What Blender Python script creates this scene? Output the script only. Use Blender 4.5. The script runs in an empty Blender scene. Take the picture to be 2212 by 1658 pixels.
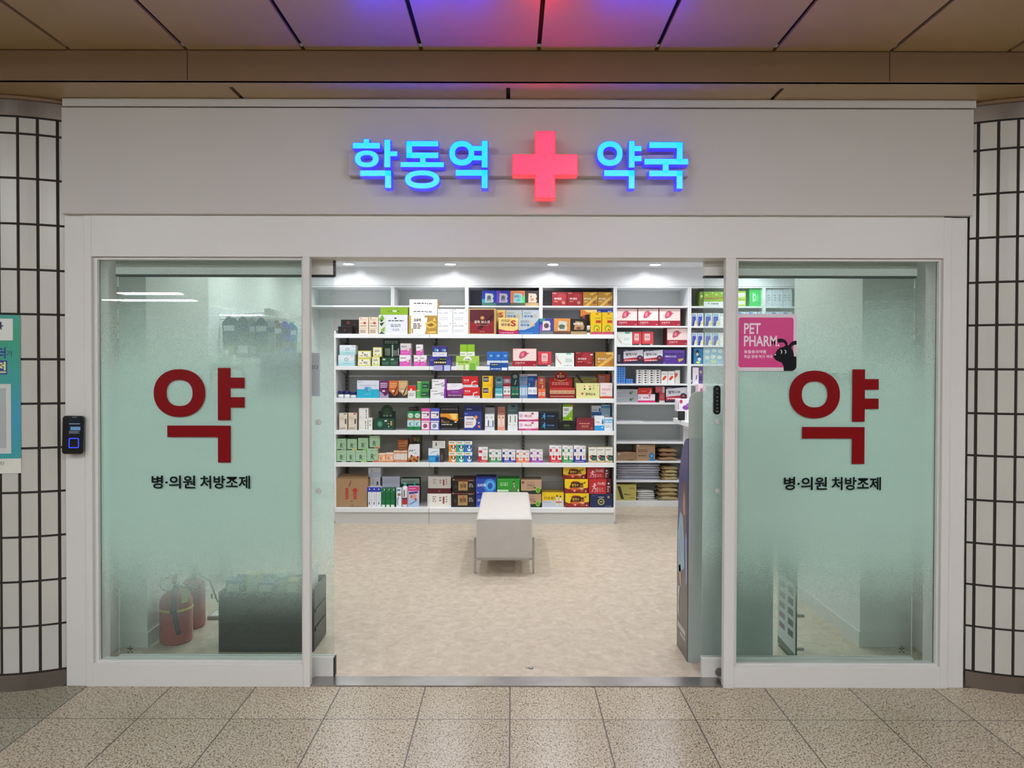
import bpy, math, random
from mathutils import Matrix, Vector, Euler
random.seed(7)
SC = bpy.context.scene
COL = SC.collection
# ---------------------------------------------------------------- camera, world, lamps, exposure
FPX, IMW, IMH = 1560.0, 2212, 1658
CAMY, CAMH = -3.37, 1.505
PITCH, ROLL, SHIFT = math.radians(0.7), math.radians(0.13), -20.0
cd = bpy.data.cameras.new('camera'); cam = bpy.data.objects.new('camera', cd); COL.objects.link(cam)
cd.sensor_width = 36; cd.lens = 36 * FPX / IMW; cd.shift_y = SHIFT / IMW; cd.clip_start = 0.02
CM = Matrix.Translation((0, CAMY, CAMH)) @ Matrix.Rotation(math.radians(90) - PITCH, 4, 'X') @ Matrix.Rotation(ROLL, 4, 'Z')
cam.matrix_world = CM; SC.camera = cam
w = bpy.data.worlds.new('world'); SC.world = w; w.use_nodes = True
w.node_tree.nodes['Background'].inputs[0].default_value = (0.55, 0.50, 0.45, 1)
w.node_tree.nodes['Background'].inputs[1].default_value = 0.22
SC.view_settings.view_transform = 'Standard'; SC.view_settings.look = 'None'
SC.view_settings.exposure = 0.0; SC.view_settings.gamma = 1
SC.cycles.use_denoising = True
SC.cycles.max_bounces = 7; SC.cycles.diffuse_bounces = 4; SC.cycles.glossy_bounces = 3; SC.cycles.transparent_max_bounces = 20
SC.cycles.use_adaptive_sampling = True; SC.cycles.adaptive_threshold = 0.03
SC.cycles.sample_clamp_indirect = 6
SHOP_LAMP = 4.9          # W of each recessed downlight in the shop
HALL_LAMP = 106.0         # emission of the fluorescent diffusers in the concourse
def lamp(name, loc, sx, sy, power, color, spread=math.pi):
    l = bpy.data.lights.new(name, 'AREA'); l.shape = 'ELLIPSE' if sx == sy else 'RECTANGLE'
    l.size = sx; l.size_y = sy; l.energy = power; l.color = color; l.spread = spread
    o = bpy.data.objects.new(name, l); COL.objects.link(o); o.location = loc
    return o

# ---------------------------------------------------------------- helpers
def ray(px, py):
    d = Vector(((px - IMW / 2) / FPX, (IMH / 2 - py + SHIFT) / FPX, -1.0))
    return CM.to_3x3() @ d
def P(px, py, Y):
    d = ray(px, py); t = (Y - CAMY) / d.y
    return Vector((d.x * t, Y, CAMH + d.z * t))
def X(px, Y, py=900): return P(px, py, Y).x
def Z(py, Y, px=1106): return P(px, py, Y).z
def s2l(c): return c / 12.92 if c <= 0.04045 else ((c + 0.055) / 1.055) ** 2.4
def hx(h):
    if not isinstance(h, str): return tuple(h)
    if len(h) == 3: h = h[0]*2 + h[1]*2 + h[2]*2
    return tuple(s2l(int(h[i:i+2], 16) / 255) for i in (0, 2, 4))
TXT = {}
def textmesh(s, off=0.0, res=3):
    k = (s, off)
    if k not in TXT:
        c = bpy.data.curves.new('t', 'FONT'); c.body = s; c.resolution_u = res; c.offset = off
        o = bpy.data.objects.new('t', c); m = bpy.data.meshes.new_from_object(o)
        vs = [(v.co.x, v.co.y) for v in m.vertices]; fs = [tuple(p.vertices) for p in m.polygons]
        bpy.data.meshes.remove(m); bpy.data.objects.remove(o); bpy.data.curves.remove(c)
        x0 = min(v[0] for v in vs); x1 = max(v[0] for v in vs); y0 = min(v[1] for v in vs); y1 = max(v[1] for v in vs)
        TXT[k] = ([((a - x0) / (x1 - x0), (b - y0) / (y1 - y0)) for a, b in vs], fs)
    return TXT[k]
class MB:
    def __init__(s): s.v = []; s.f = []; s.c = []; s.m = []; s.sm = []
    def add(s, vs, fs, col='fff', mi=0, smooth=False):
        b = len(s.v); s.v += [tuple(v) for v in vs]; c = hx(col)
        for f in fs:
            s.f.append([b + i for i in f]); s.c.append(c); s.m.append(mi); s.sm.append(smooth)
        return s
    def box(s, x0, x1, y0, y1, z0, z1, col='fff', mi=0, M=None):
        vs = [Vector(p) for p in ((x0,y0,z0),(x1,y0,z0),(x1,y1,z0),(x0,y1,z0),(x0,y0,z1),(x1,y0,z1),(x1,y1,z1),(x0,y1,z1))]
        if M is not None: vs = [M @ v for v in vs]
        return s.add(vs, [(0,3,2,1),(4,5,6,7),(0,1,5,4),(1,2,6,5),(2,3,7,6),(3,0,4,7)], col, mi)
    def poly(s, pts, col='fff', mi=0): return s.add(pts, [tuple(range(len(pts)))], col, mi)
    def prism(s, pts, y0, y1, col='fff', mi=0, smooth=False):   # pts in xz, counter-clockwise seen from -y
        n = len(pts); vs = [(x, y0, z) for x, z in pts] + [(x, y1, z) for x, z in pts]
        s.add(vs, [tuple(range(n)), tuple(range(2*n-1, n-1, -1))], col, mi)
        b = len(s.v) - 2*n
        for i in range(n):
            j = (i + 1) % n
            s.f.append([b+j, b+i, b+n+i, b+n+j]); s.c.append(hx(col)); s.m.append(mi); s.sm.append(smooth)
        return s
    def ring(s, po, pi, y0, y1, col='fff', mi=0, mis=None):
        n = len(po); b = len(s.v); mis = mi if mis is None else mis
        s.v += [(x, y0, z) for x, z in po] + [(x, y0, z) for x, z in pi] + [(x, y1, z) for x, z in po] + [(x, y1, z) for x, z in pi]
        for i in range(n):
            j = (i + 1) % n
            for q, mm in (((i, j, n+j, n+i), mi), ((j, i, 2*n+i, 2*n+j), mis), ((n+i, n+j, 3*n+j, 3*n+i), mis), ((2*n+j, 2*n+i, 3*n+i, 3*n+j), mis)):
                s.f.append([b + k for k in q]); s.c.append(hx(col)); s.m.append(mm); s.sm.append(False)
        return s
    def lathe(s, prof, cx=0, cy=0, cz=0, n=24, col='fff', mi=0, smooth=True):   # prof (r,z)
        b = len(s.v); k = len(prof)
        for r, z in prof:
            for i in range(n):
                a = 2 * math.pi * i / n; s.v.append((cx + r * math.cos(a), cy + r * math.sin(a), cz + z))
        for q in range(k - 1):
            for i in range(n):
                j = (i + 1) % n
                s.f.append([b+q*n+i, b+q*n+j, b+(q+1)*n+j, b+(q+1)*n+i]); s.c.append(hx(col)); s.m.append(mi); s.sm.append(smooth)
        for q, rev in ((0, True), (k - 1, False)):
            if prof[q][0] > 1e-5:
                f = [b + q*n + i for i in range(n)]
                s.f.append(f[::-1] if rev else f); s.c.append(hx(col)); s.m.append(mi); s.sm.append(False)
        return s
    def arc(s, cx, cy, a0, a1, prof, n=40, col='fff', mi=0):      # prof (r,z) closed loop swept round a vertical axis from angle a0 to a1
        b = len(s.v); k = len(prof)
        for i in range(n + 1):
            a = a0 + (a1 - a0) * i / n
            for r, z in prof: s.v.append((cx + r * math.sin(a), cy - r * math.cos(a), z))
        for i in range(n):
            for q in range(k):
                j = (q + 1) % k; s.f.append([b+i*k+q, b+(i+1)*k+q, b+(i+1)*k+j, b+i*k+j]); s.c.append(hx(col)); s.m.append(mi); s.sm.append(False)
        s.f.append([b + q for q in range(k)][::-1]); s.f.append([b + n*k + q for q in range(k)]); s.c += [hx(col)]*2; s.m += [mi]*2; s.sm += [False]*2
        return s
    def tube(s, pts, r, n=8, col='fff', mi=0):
        pts = [Vector(p) for p in pts]; b = len(s.v); up = Vector((0, 0, 1)); rr = r if isinstance(r, (list, tuple)) else [r] * len(pts)
        for i, p in enumerate(pts):
            t = (pts[min(i+1, len(pts)-1)] - pts[max(i-1, 0)]).normalized()
            a = t.cross(up) if abs(t.dot(up)) < 0.95 else t.cross(Vector((0, 1, 0)))
            a.normalize(); c = t.cross(a)
            for k in range(n):
                th = 2 * math.pi * k / n; s.v.append(tuple(p + (a * math.cos(th) + c * math.sin(th)) * rr[i]))
        for i in range(len(pts) - 1):
            for k in range(n):
                j = (k + 1) % n
                s.f.append([b+i*n+k, b+i*n+j, b+(i+1)*n+j, b+(i+1)*n+k]); s.c.append(hx(col)); s.m.append(mi); s.sm.append(True)
        s.f.append([b + k for k in range(n)][::-1]); s.f.append([b + (len(pts)-1)*n + k for k in range(n)])
        s.c += [hx(col)] * 2; s.m += [mi] * 2; s.sm += [False] * 2
        return s
    def text(s, t, x0, x1, z0, z1, y, col='fff', mi=0, off=0.0, M=None):
        vs, fs = textmesh(t, off)
        V = [Vector((x0 + a * (x1 - x0), y, z0 + b * (z1 - z0))) for a, b in vs]
        if M is not None: V = [M @ v for v in V]
        return s.add(V, fs, col, mi)
    def build(s, name, mats, parent=None, kind=None, label=None, cat=None, group=None, bevel=0, org=None):
        me = bpy.data.meshes.new(name)
        if org is not None: vv = [(a[0]-org[0], a[1]-org[1], a[2]-org[2]) for a in s.v]
        else: vv = s.v
        me.from_pydata(vv, [], s.f)
        if not isinstance(mats, (list, tuple)): mats = [mats]
        for m in mats: me.materials.append(m)
        me.polygons.foreach_set('material_index', s.m); me.polygons.foreach_set('use_smooth', s.sm)
        ca = me.color_attributes.new('print', 'FLOAT_COLOR', 'CORNER'); d = []
        for f, c in zip(s.f, s.c): d += [c[0], c[1], c[2], 1.0] * len(f)
        ca.data.foreach_set('color', d); me.update()
        o = bpy.data.objects.new(name, me); COL.objects.link(o)
        if org is not None: o.location = org
        if parent is not None:
            o.parent = parent; o.location = Vector(o.location) - (Vector(parent.location) if parent.type == 'EMPTY' else Vector((0, 0, 0)))
        if kind: o['kind'] = kind
        tag(o, label, cat, group)
        if bevel:
            b = o.modifiers.new('bevel', 'BEVEL'); b.width = bevel; b.segments = 2; b.limit_method = 'ANGLE'
        return o
def tag(o, label=None, cat=None, group=None, kind=None):
    if label: o['label'] = label
    if cat: o['category'] = cat
    if group: o['group'] = group
    if kind: o['kind'] = kind
    return o
def thing(name, loc, label, cat, group=None, kind=None):
    o = bpy.data.objects.new(name, None); o.empty_display_size = 0.05; COL.objects.link(o); o.location = loc
    return tag(o, label, cat, group, kind)
def ell(cx, cz, rx, rz, n=40, p=2.0):
    r = []
    for i in range(n):
        a = 2 * math.pi * i / n; c, d = math.cos(a), math.sin(a)
        r.append((cx + rx * math.copysign(abs(c) ** (2 / p), c), cz + rz * math.copysign(abs(d) ** (2 / p), d)))
    return r
def rrect(x0, x1, z0, z1, r, n=6, corners=(1, 1, 1, 1)):   # bl br tr tl
    pts = []
    for (cx, cz, a0, k) in ((x0+r, z0+r, 180, 0), (x1-r, z0+r, 270, 1), (x1-r, z1-r, 0, 2), (x0+r, z1-r, 90, 3)):
        if not corners[k]:
            pts.append(((x0, z0), (x1, z0), (x1, z1), (x0, z1))[k]); continue
        for i in range(n + 1):
            a = math.radians(a0 + 90 * i / n); pts.append((cx + r * math.cos(a), cz + r * math.sin(a)))
    return pts

# ---------------------------------------------------------------- materials
def mat(name, col=(0.8,0.8,0.8), rough=0.5, metal=0.0, spec=0.5, noise=0.0, nscale=30, bump=0.0, emit=None, es=0.0, attr=False, coat=0.0):
    m = bpy.data.materials.new(name); m.use_nodes = True; nt = m.node_tree; N = nt.nodes; b = N['Principled BSDF']
    b.inputs['Roughness'].default_value = rough; b.inputs['Metallic'].default_value = metal
    b.inputs['Specular IOR Level'].default_value = spec; b.inputs['Coat Weight'].default_value = coat
    c = hx(col)
    b.inputs['Base Color'].default_value = (*c, 1)
    if attr:
        a = N.new('ShaderNodeAttribute'); a.attribute_name = 'print'; nt.links.new(a.outputs['Color'], b.inputs['Base Color'])
    if noise or bump:
        tc = N.new('ShaderNodeTexCoord'); n = N.new('ShaderNodeTexNoise'); n.inputs['Scale'].default_value = nscale; n.inputs['Detail'].default_value = 5
        nt.links.new(tc.outputs['Object'], n.inputs['Vector'])
        if noise:
            r = N.new('ShaderNodeMapRange'); r.inputs['From Min'].default_value = 0.3; r.inputs['From Max'].default_value = 0.7
            r.inputs['To Min'].default_value = 1 - noise; r.inputs['To Max'].default_value = 1 + noise
            nt.links.new(n.outputs['Fac'], r.inputs['Value'])
            mx = N.new('ShaderNodeVectorMath'); mx.operation = 'SCALE'
            if attr: nt.links.new(a.outputs['Color'], mx.inputs[0])
            else: mx.inputs[0].default_value = c
            nt.links.new(r.outputs[0], mx.inputs['Scale']); nt.links.new(mx.outputs[0], b.inputs['Base Color'])
        if bump:
            bp = N.new('ShaderNodeBump'); bp.inputs['Strength'].default_value = bump; bp.inputs['Distance'].default_value = 0.002
            nt.links.new(n.outputs['Fac'], bp.inputs['Height']); nt.links.new(bp.outputs[0], b.inputs['Normal'])
    if emit:
        b.inputs['Emission Color'].default_value = (*hx(emit), 1); b.inputs['Emission Strength'].default_value = es
    return m
M_card = mat('printed_card', attr=True, rough=0.42, noise=0.02, nscale=60)
M_gloss = mat('glossy_plastic', attr=True, rough=0.22, noise=0.02, nscale=40)
M_matte = mat('matte_surface', attr=True, rough=0.7, noise=0.03, nscale=80)
M_frame = mat('painted_aluminium_white', 'd6d5d1', rough=0.38, noise=0.012, nscale=3)
M_fascia = mat('fascia_panel_white', 'c6c3be', rough=0.5, noise=0.015, nscale=2)
M_shelf = mat('white_lacquered_steel', 'eceef0', rough=0.35, noise=0.01, nscale=5)
M_back = mat('shelf_back_board_grey', 'e6e3dc', rough=0.6, noise=0.02, nscale=4)
M_wall = mat('shop_wall_paint', 'dfe0dd', rough=0.7, noise=0.015, nscale=2)
M_gfascia = mat('gloss_white_panel', 'e9ebef', rough=0.12, spec=0.6)
M_ceil_in = mat('shop_ceiling_paint', 'e2e3e6', rough=0.75)
M_dark = mat('dark_gap', '1a1512', rough=0.8)
M_steel = mat('brushed_steel_dark', '8a8078', rough=0.28, metal=0.9, noise=0.15, nscale=2)
M_chrome = mat('chrome', 'a9a9ac', rough=0.25, metal=1.0)
M_tilegr = mat('dark_tile_grout', '2a241f', rough=0.85)
M_fabric = mat('pale_upholstery', 'cbc5c0', rough=0.55, noise=0.03, nscale=12, bump=0.15)
M_red = mat('red_enamel', 'a3121a', rough=0.25, coat=0.4)
M_blackp = mat('black_plastic', '0b0c10', rough=0.3)
M_rubber = mat('black_rubber', '16171a', rough=0.6)

def node_mat(name):
    m = bpy.data.materials.new(name); m.use_nodes = True; nt = m.node_tree
    for n in list(nt.nodes): nt.nodes.remove(n)
    o = nt.nodes.new('ShaderNodeOutputMaterial'); return m, nt, o
def ramp(nt, stops, interp='LINEAR'):
    r = nt.nodes.new('ShaderNodeValToRGB'); r.color_ramp.interpolation = interp; e = r.color_ramp.elements
    e[0].position, e[0].color = stops[0][0], (*hx(stops[0][1]), 1)
    e[1].position, e[1].color = stops[-1][0], (*hx(stops[-1][1]), 1)
    for p, c in stops[1:-1]:
        k = e.new(p); k.color = (*hx(c), 1)
    return r
# ceiling panels: warm enamelled metal, semi gloss
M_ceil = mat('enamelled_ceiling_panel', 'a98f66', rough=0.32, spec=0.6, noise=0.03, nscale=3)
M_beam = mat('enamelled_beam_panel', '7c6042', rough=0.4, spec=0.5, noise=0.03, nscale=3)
# clear glass (thin sheet: tinted see-through plus mirror reflection)
def glass_mat(name, tint, refl=1.0):
    m, nt, out = node_mat(name)
    t = nt.nodes.new('ShaderNodeBsdfTransparent'); t.inputs[0].default_value = (*tint, 1)
    g = nt.nodes.new('ShaderNodeBsdfGlossy'); g.inputs['Roughness'].default_value = 0.01
    f = nt.nodes.new('ShaderNodeFresnel'); f.inputs['IOR'].default_value = 1.5
    ml = nt.nodes.new('ShaderNodeMath'); ml.operation = 'MULTIPLY'; ml.inputs[1].default_value = refl
    mx = nt.nodes.new('ShaderNodeMixShader')
    nt.links.new(f.outputs[0], ml.inputs[0]); nt.links.new(ml.outputs[0], mx.inputs[0])
    nt.links.new(t.outputs[0], mx.inputs[1]); nt.links.new(g.outputs[0], mx.inputs[2]); nt.links.new(mx.outputs[0], out.inputs[0])
    return m
M_glass = glass_mat('window_glass', (0.93, 0.975, 0.96), 0.55)
M_acryl = glass_mat('clear_acrylic', (0.95, 0.96, 0.96))
# frosted film printed as a dot gradient: clear at the foot and thinning out towards the top
def film_mat(name, stops, col, back=0.5, lo=0.0, hi=2.1):
    m, nt, out = node_mat(name)
    geo = nt.nodes.new('ShaderNodeTexCoord'); sp = nt.nodes.new('ShaderNodeSeparateXYZ'); mr = nt.nodes.new('ShaderNodeMapRange')
    nt.links.new(geo.outputs['Object'], sp.inputs[0]); nt.links.new(sp.outputs['Z'], mr.inputs['Value'])
    mr.inputs['From Min'].default_value = lo; mr.inputs['From Max'].default_value = hi
    r = ramp(nt, [(p, (v, v, v)) for p, v in stops]); nt.links.new(mr.outputs[0], r.inputs[0])
    dn = nt.nodes.new('ShaderNodeTexNoise'); dn.inputs['Scale'].default_value = 330; dn.inputs['Detail'].default_value = 1; nt.links.new(geo.outputs['Object'], dn.inputs['Vector'])
    # fine halftone dots: coverage varies from dot to dot where the print thins out
    def mth(op, x, y, clamp=False):
        q = nt.nodes.new('ShaderNodeMath'); q.operation = op; q.use_clamp = clamp
        for i, v in enumerate((x, y)):
            if isinstance(v, (int, float)): q.inputs[i].default_value = v
            else: nt.links.new(v, q.inputs[i])
        return q.outputs[0]
    inv = mth('SUBTRACT', 1.0, r.outputs[0]); amp = mth('MULTIPLY', mth('MULTIPLY', inv, inv), r.outputs[0])
    dmo = mth('ADD', r.outputs[0], mth('MULTIPLY', mth('MULTIPLY', mth('SUBTRACT', dn.outputs['Fac'], 0.5), 7.0), amp), True)
    t = nt.nodes.new('ShaderNodeBsdfTransparent')
    tl = nt.nodes.new('ShaderNodeBsdfTranslucent'); tl.inputs[0].default_value = (*hx(col), 1)
    df = nt.nodes.new('ShaderNodeBsdfDiffuse'); df.inputs[0].default_value = (*hx(col), 1)
    a = nt.nodes.new('ShaderNodeMixShader'); a.inputs[0].default_value = back
    b = nt.nodes.new('ShaderNodeMixShader')
    nt.links.new(tl.outputs[0], a.inputs[1]); nt.links.new(df.outputs[0], a.inputs[2])
    nt.links.new(dmo, b.inputs[0]); nt.links.new(t.outputs[0], b.inputs[1]); nt.links.new(a.outputs[0], b.inputs[2])
    nt.links.new(b.outputs[0], out.inputs[0]); return m
def zf(z): return z / 2.1
M_film = film_mat('frosted_gradient_film', [(0, 0.0), (zf(0.28), 0.02), (zf(0.40), 0.11), (zf(0.52), 0.38), (zf(0.64), 0.70), (zf(0.80), 0.85), (zf(1.25), 0.85), (zf(1.42), 0.66), (zf(1.54), 0.36), (zf(1.66), 0.18), (zf(1.85), 0.06), (1, 0.03)], 'eefaf5', 0.6)
M_film2 = film_mat('frosted_gradient_film_door', [(0, 0.0), (zf(0.30), 0.02), (zf(0.50), 0.18), (zf(0.65), 0.5), (zf(0.85), 0.65), (zf(1.25), 0.65), (zf(1.45), 0.42), (zf(1.58), 0.18), (zf(1.75), 0.06), (1, 0.02)], 'f0faf8', 0.3)
# granite floor
def granite():
    m, nt, out = node_mat('speckled_granite_tile'); L = nt.links.new; N = nt.nodes
    b = N.new('ShaderNodeBsdfPrincipled'); L(b.outputs[0], out.inputs[0])
    tc = N.new('ShaderNodeTexCoord'); sp = N.new('ShaderNodeSeparateXYZ'); L(tc.outputs['Object'], sp.inputs[0])
    n1 = N.new('ShaderNodeTexNoise'); n1.inputs['Scale'].default_value = 175; n1.inputs['Detail'].default_value = 2.5; n1.inputs['Roughness'].default_value = 0.55; n1.inputs['Distortion'].default_value = 0.5
    mpx = N.new('ShaderNodeMapping'); mpx.inputs['Scale'].default_value = (1, 0.62, 1); L(tc.outputs['Object'], mpx.inputs[0])
    L(mpx.outputs[0], n1.inputs['Vector'])
    r1 = ramp(nt, [(0.34, '58483a'), (0.42, '957c60'), (0.48, 'b8a98f'), (0.56, 'c6bba6'), (0.70, 'd2ccbd')]); L(n1.outputs['Fac'], r1.inputs[0])
    n2 = N.new('ShaderNodeTexVoronoi'); n2.inputs['Scale'].default_value = 45; L(mpx.outputs[0], n2.inputs['Vector'])
    r2 = ramp(nt, [(0.0, (0.12, 0.10, 0.08)), (0.13, (0.25, 0.2, 0.16)), (0.2, (1, 1, 1))]); L(n2.outputs['Distance'], r2.inputs[0])
    mm = N.new('ShaderNodeMix'); mm.data_type = 'RGBA'; mm.blend_type = 'MULTIPLY'; mm.inputs[0].default_value = 0.75
    L(r1.outputs[0], mm.inputs[6]); L(r2.outputs[0], mm.inputs[7])
    # slab to slab variation and joints
    def cell(sock, size, off):
        a = N.new('ShaderNodeMath'); a.operation = 'ADD'; a.inputs[1].default_value = off; L(sock, a.inputs[0])
        d = N.new('ShaderNodeMath'); d.operation = 'DIVIDE'; d.inputs[1].default_value = size; L(a.outputs[0], d.inputs[0])
        fl = N.new('ShaderNodeMath'); fl.operation = 'FLOOR'; L(d.outputs[0], fl.inputs[0])
        fr = N.new('ShaderNodeMath'); fr.operation = 'FRACT'; L(d.outputs[0], fr.inputs[0])
        pp = N.new('ShaderNodeMath'); pp.operation = 'PINGPONG'; pp.inputs[1].default_value = 0.5; L(fr.outputs[0], pp.inputs[0])
        return fl, pp
    fx, jx = cell(sp.outputs['X'], 0.3965, 0.006); fy, jy = cell(sp.outputs['Y'], 0.3965, 0.312)
    cb = N.new('ShaderNodeCombineXYZ'); L(fx.outputs[0], cb.inputs[0]); L(fy.outputs[0], cb.inputs[1])
    wn = N.new('ShaderNodeTexWhiteNoise'); L(cb.outputs[0], wn.inputs['Vector'])
    v = N.new('ShaderNodeMapRange'); v.inputs['To Min'].default_value = 0.86; v.inputs['To Max'].default_value = 1.05; L(wn.outputs['Value'], v.inputs['Value'])
    gx = N.new('ShaderNodeMath'); gx.operation = 'LESS_THAN'; gx.inputs[1].default_value = 0.0075; L(jx.outputs[0], gx.inputs[0])
    gy = N.new('ShaderNodeMath'); gy.operation = 'LESS_THAN'; gy.inputs[1].default_value = 0.0055; L(jy.outputs[0], gy.inputs[0])
    g = N.new('ShaderNodeMath'); g.operation = 'MAXIMUM'; L(gx.outputs[0], g.inputs[0]); L(gy.outputs[0], g.inputs[1])
    sc = N.new('ShaderNodeVectorMath'); sc.operation = 'SCALE'; L(mm.outputs[2], sc.inputs[0]); L(v.outputs[0], sc.inputs['Scale'])
    # border slabs along the column are a greener, darker stone
    lt = N.new('ShaderNodeMath'); lt.operation = 'LESS_THAN'; lt.inputs[1].default_value = -1.985; L(sp.outputs['X'], lt.inputs[0])
    m2 = N.new('ShaderNodeMix'); m2.data_type = 'RGBA'; m2.blend_type = 'MULTIPLY'; m2.inputs[7].default_value = (0.62, 0.68, 0.66, 1)
    L(lt.outputs[0], m2.inputs[0]); L(sc.outputs[0], m2.inputs[6])
    m3 = N.new('ShaderNodeMix'); m3.data_type = 'RGBA'; m3.inputs[7].default_value = (0.11, 0.09, 0.075, 1)
    L(g.outputs[0], m3.inputs[0]); L(m2.outputs[2], m3.inputs[6]); L(m3.outputs[2], b.inputs['Base Color'])
    b.inputs['Roughness'].default_value = 0.27
    return m
M_granite = granite()
def vinyl():
    m, nt, out = node_mat('stone_pattern_vinyl_floor'); L = nt.links.new; N = nt.nodes
    b = N.new('ShaderNodeBsdfPrincipled'); L(b.outputs[0], out.inputs[0])
    tc = N.new('ShaderNodeTexCoord'); mp = N.new('ShaderNodeMapping'); mp.inputs['Scale'].default_value = (1, 1.0, 1); L(tc.outputs['Object'], mp.inputs[0])
    n1 = N.new('ShaderNodeTexNoise'); n1.inputs['Scale'].default_value = 16; n1.inputs['Detail'].default_value = 9; n1.inputs['Roughness'].default_value = 0.72; n1.inputs['Distortion'].default_value = 0.8
    L(mp.outputs[0], n1.inputs['Vector'])
    r = ramp(nt, [(0.30, 'b2a18e'), (0.46, 'bfb09d'), (0.55, 'c7b9a7'), (0.70, 'd3c7b7')]); L(n1.outputs['Fac'], r.inputs[0])
    L(r.outputs[0], b.inputs['Base Color']); b.inputs['Roughness'].default_value = 0.38
    return m
M_vinyl = vinyl()
# ---------------------------------------------------------------- large structure
def S(mb, name, mats, label, cat='wall', parent=None, bevel=0): return mb.build(name, mats, parent, 'structure' if parent is None else None, label if parent is None else None, cat if parent is None else None, bevel=bevel)
S(MB().box(-9, 7, -17, 0.0, -0.05, 0.0), 'floor_concourse', M_granite, 'speckled beige granite slab floor of the concourse in front of the shop', 'floor')
S(MB().box(-2.3, 3.4, 0.1, 4.9, -0.05, 0.0), 'floor_shop', M_vinyl, 'pale beige stone-patterned vinyl floor inside the pharmacy', 'floor')
M_thr = mat('scuffed_stainless_steel', 'a8a6a3', rough=0.3, metal=1.0, noise=0.2, nscale=5)
S(MB().box(X(669, 0), X(1566, 0), 0.0, 0.1, -0.05, 0.006), 'trim_1', M_thr, 'scuffed stainless steel threshold strip across the open doorway', 'threshold')
# shop shell
ZC = 2.56
S(MB().box(-2.3, 3.4, 0.2, 4.9, ZC, ZC + 0.1), 'ceiling_shop', M_ceil_in, 'plain white ceiling inside the pharmacy', 'ceiling')
S(MB().box(-2.35, 3.45, 4.8, 4.9, 0, ZC), 'wall_back', M_wall, 'white back wall behind the built-in cabinets')
def Zs(y): return Z(y, 4.4)
S(MB().box(-2.2, 3.3, 4.40, 4.45, Zs(617), ZC), 'trim_2', M_gfascia, 'glossy white panel above the cabinets mirroring the downlights', 'panel')
wl = MB().box(-2.5, -2.09, 0.14, 0.47, 0, ZC).box(-2.5, -1.945, 0.47, 1.26, 0, ZC).box(-2.5, -2.2, 1.26, 4.8, 0, ZC)
S(wl, 'wall_left_inner', M_wall, 'white stepped side wall at the left inside the pharmacy')
wr = MB().box(2.16, 2.5, 0.14, 0.5, 0, ZC).box(1.875, 2.5, 0.5, 1.43, 0, ZC).box(2.5, 3.4, 1.33, 1.43, 0, ZC).box(3.3, 3.4, 1.43, 4.8, 0, ZC)
S(wr, 'wall_right_inner', M_wall, 'white stepped side wall at the right inside the pharmacy')
bb = MB().box(-1.945, -1.937, 0.47, 1.26, 0, 0.08).box(-2.09, -1.937, 0.462, 0.47, 0, 0.08).box(-2.2, -2.192, 1.26, 4.4, 0, 0.08)
S(bb, 'baseboard_left', M_frame, 'low white skirting along the left inner wall', 'baseboard')
bb = MB().box(1.867, 1.875, 0.5, 1.43, 0, 0.08).box(1.867, 2.16, 0.492, 0.5, 0, 0.08)
S(bb, 'baseboard_right', M_frame, 'low white skirting along the right inner wall', 'baseboard')
# concourse ceiling: lower soffit panels above the shop front, the beam face, upper panel field
zso = Z(219, 0.0); yb = -0.235; zb = Z(177, yb); zt = Z(111, yb)
c = MB()
js = [X(q, 0.0, 220) for q in (528, 1098, 1662)]; gp = js[1] - js[0]
js = [js[0] - 2*gp, js[0] - gp] + js + [js[2] + gp, js[2] + 2*gp]
c.box(-5, 5, yb + 0.02, 1.4, zso + 0.012, zso + 0.05, '000', 1)
for a, b in zip(js[:-1], js[1:]): c.box(a + 0.009, b - 0.009, -0.165, 1.3, zso - 0.0, zso + 0.012)
c.box(-5, 5, yb + 0.002, -0.165, zso, zso + 0.012)
S(c, 'ceiling_soffit', [M_ceil, M_dark], 'beige enamelled metal soffit just above the white shop front', 'ceiling')
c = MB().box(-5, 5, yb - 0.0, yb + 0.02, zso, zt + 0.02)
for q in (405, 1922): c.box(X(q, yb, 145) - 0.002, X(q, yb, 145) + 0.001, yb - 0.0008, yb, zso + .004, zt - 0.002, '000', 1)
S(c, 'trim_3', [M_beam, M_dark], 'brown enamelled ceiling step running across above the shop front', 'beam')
c = MB(); c.box(-9, 7, -17, yb - 0.006, zt + 0.03, zt + 0.06, '000', 1)
jx = [X(q, yb, 108) for q in (405, 662, 914, 1166, 1418, 1670, 1922)]; gp = (jx[-1] - jx[0]) / 6
k0 = jx[0] - 18 * gp
for k in range(40):
    a = k0 + k * gp
    if a > 6.5 or a < -9: continue
    c.box(a + 0.009, a + gp - 0.009, -16.9, yb - 0.012, zt, zt + 0.012)
S(c, 'ceiling_concourse', [M_ceil, M_dark], 'long beige enamelled ceiling panels with dark joints', 'ceiling')

# shop front -------------------------------------------------------------
F0, F1 = 0.0, 0.14
xl, xr = X(141, 0, 900), X(2086, 0, 900); ztop = zso
zh = Z(556, 0); zb0 = Z(1434, 0)
f = MB()
xa, xb_, xc, xd, xe, xf = X(200, 0), X(655, 0), X(670, 0), X(1565, 0), X(1587, 0), X(2034, 0)
f.box(xl, X(184, 0), F0, F1, 0, Z(464, 0)).box(X(2052, 0), xr, F0, F1, 0, Z(468, 0))
f.box(X(185, 0), xa, F0 - .006, F1, 0, Z(464, 0)).box(xf, X(2051, 0), F0 - .006, F1, 0, Z(468, 0))
f.box(xa, xf, F0 - .006, F1, zh, Z(465, 0))
f.box(xb_, xc, F0 - .010, 0.028, 0, zh).box(xd, xe, F0 - .010, 0.028, 0, zh)
f.box(xa, xb_, F0 - .006, 0.07, 0, zb0).box(xe, xf, F0 - .006, 0.07, 0, Z(1438, 0))
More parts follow.
